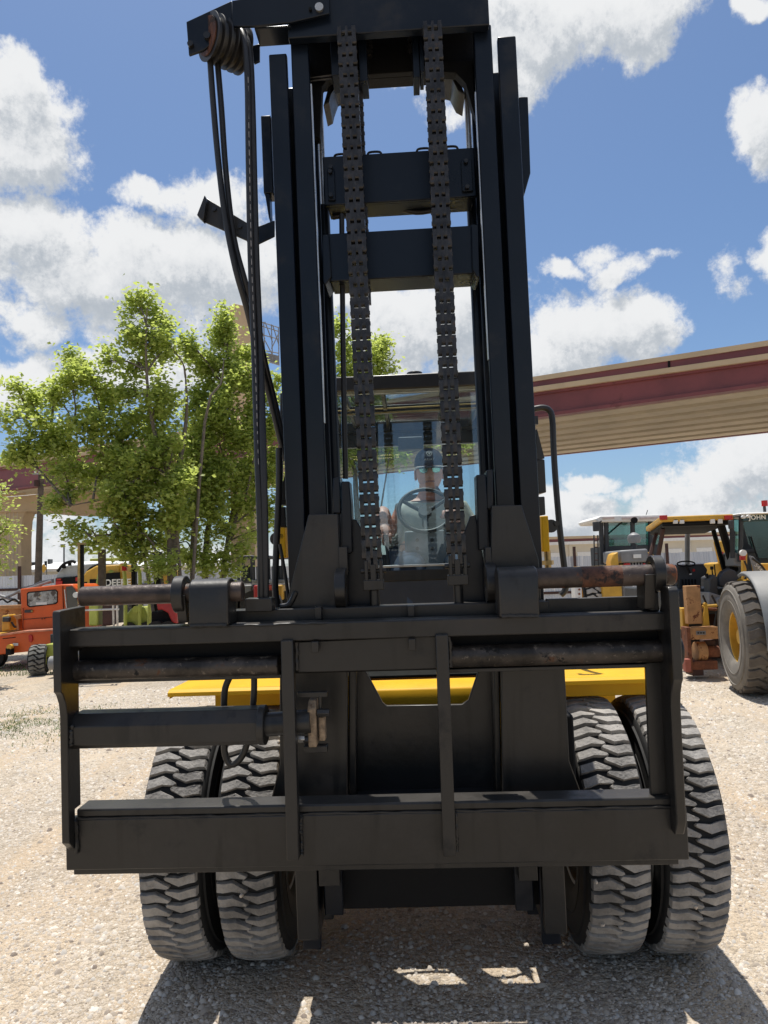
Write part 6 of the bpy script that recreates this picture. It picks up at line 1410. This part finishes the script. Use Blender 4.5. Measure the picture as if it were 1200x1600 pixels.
lf.pr([(192, 965), (205, 950), (224, 948), (232, 965), (232, 1000), (192, 1000)], 20.1, 1.2, 'body', LIM, bevel=.05); lf.cyl(212, 952, 20.0, (0, .4, 0), .09, 'gas_bottle', LIM)
lf.box(199, 216, 925, 950, 20.6, .5, 'seat', DGR, bevel=.06)
for px in (200, 226): lf.cyl(px, 985, 20, (.0, .3, 0), .22, 'wheel', RUB)
# -- red machine
rm_ = Thing('red_mower', 'dark red machine hood below the left fork pin ring', 'machine', 258, 16)
rm_.pr([(244, 942), (276, 940), (276, 975), (268, 972), (262, 958), (252, 952), (246, 954)], 16, 1.0, 'hood', RED, bevel=.03); rm_.box(236, 270, 955, 1000, 16.3, .8, 'chassis', DRK, bevel=.03)
for px in (243, 262): rm_.cyl(px, 985, 16.1, (.0, .2, 0), .20, 'wheel', RUB)
# -- white-arched yellow cab machine behind the trunk
ya_ = Thing('yellow_cab_machine', 'yellow machine with a white framed cab seen left of the tree trunk', 'machine', 254, 26)
ya_.bar(((242, 905), (243, 878), (249, 868), (258, 867), (264, 874), (266, 905)), 26, .06, 'cab_frame', WHT, sub=3); ya_.box(244, 264, 891, 915, 26.1, 1.2, 'body', YEL2, bevel=.05)
ya_.box(245, 250, 893, 904, 26, .05, 'panel', DRK); ya_.bar(((254, 868), (254, 892)), 26.05, .04, 'cab_post', WHT); ya_.box(240, 268, 915, 960, 26.2, 1.2, 'undercarriage', DGR)
# -- row of parked machines seen through the hoses
specs = ((384, 24, GRY, 'grey roofed tractor parked furthest left in the row behind the hoses'), (408, 23, RED, 'red and grey tractor parked directly behind the vertical hoses'), (432, 24, YEL2, 'yellow and grey tractor parked at the right end of the row beside the mast'))
for px, Y, m_, lb in specs:
    t_ = Thing('parked_tractor', lb, 'tractor', px, Y, group='tractors parked in a row behind the hoses')
    t_.box(px-14, px+12, 868, 873, Y, 1.5, 'canopy_roof', DGR, bevel=.03)
    for a_ in (-12, -4, 9): t_.bar(((px+a_, 872), (px+a_+1, 912)), Y+.1, .05, 'cab_post', DGR, n=6)
    t_.box(px-8, px+8, 884, 908, Y+.6, .3, 'seat', DGR, bevel=.05); t_.box(px-14, px+12, 906, 912, Y-.1, 1.6, 'deck', GRY, bevel=.02)
    t_.box(px-12, px+10, 914, 938, Y-.3, 1.2, 'hood', m_, bevel=.05)
    t_.cyl(px-3, 905, Y-.2, (0, .1, 0), .09, 'lamp', DGR)
    for a_ in (-11, 9): t_.cyl(px+a_, 945, Y, (0, .35, 0), .45, 'wheel', RUB, n=20)
wt = Thing('white_tank', 'pale cylinder tank standing between the tree trunks', 'tank', 325, 27); wt.cyl(325, 960, 27, (0, 0, 1.0), .30, 'tank_shell', WHT); wt.cyl(325, 918, 27, (0, 0, .12), .16, 'tank_lid', DGR)
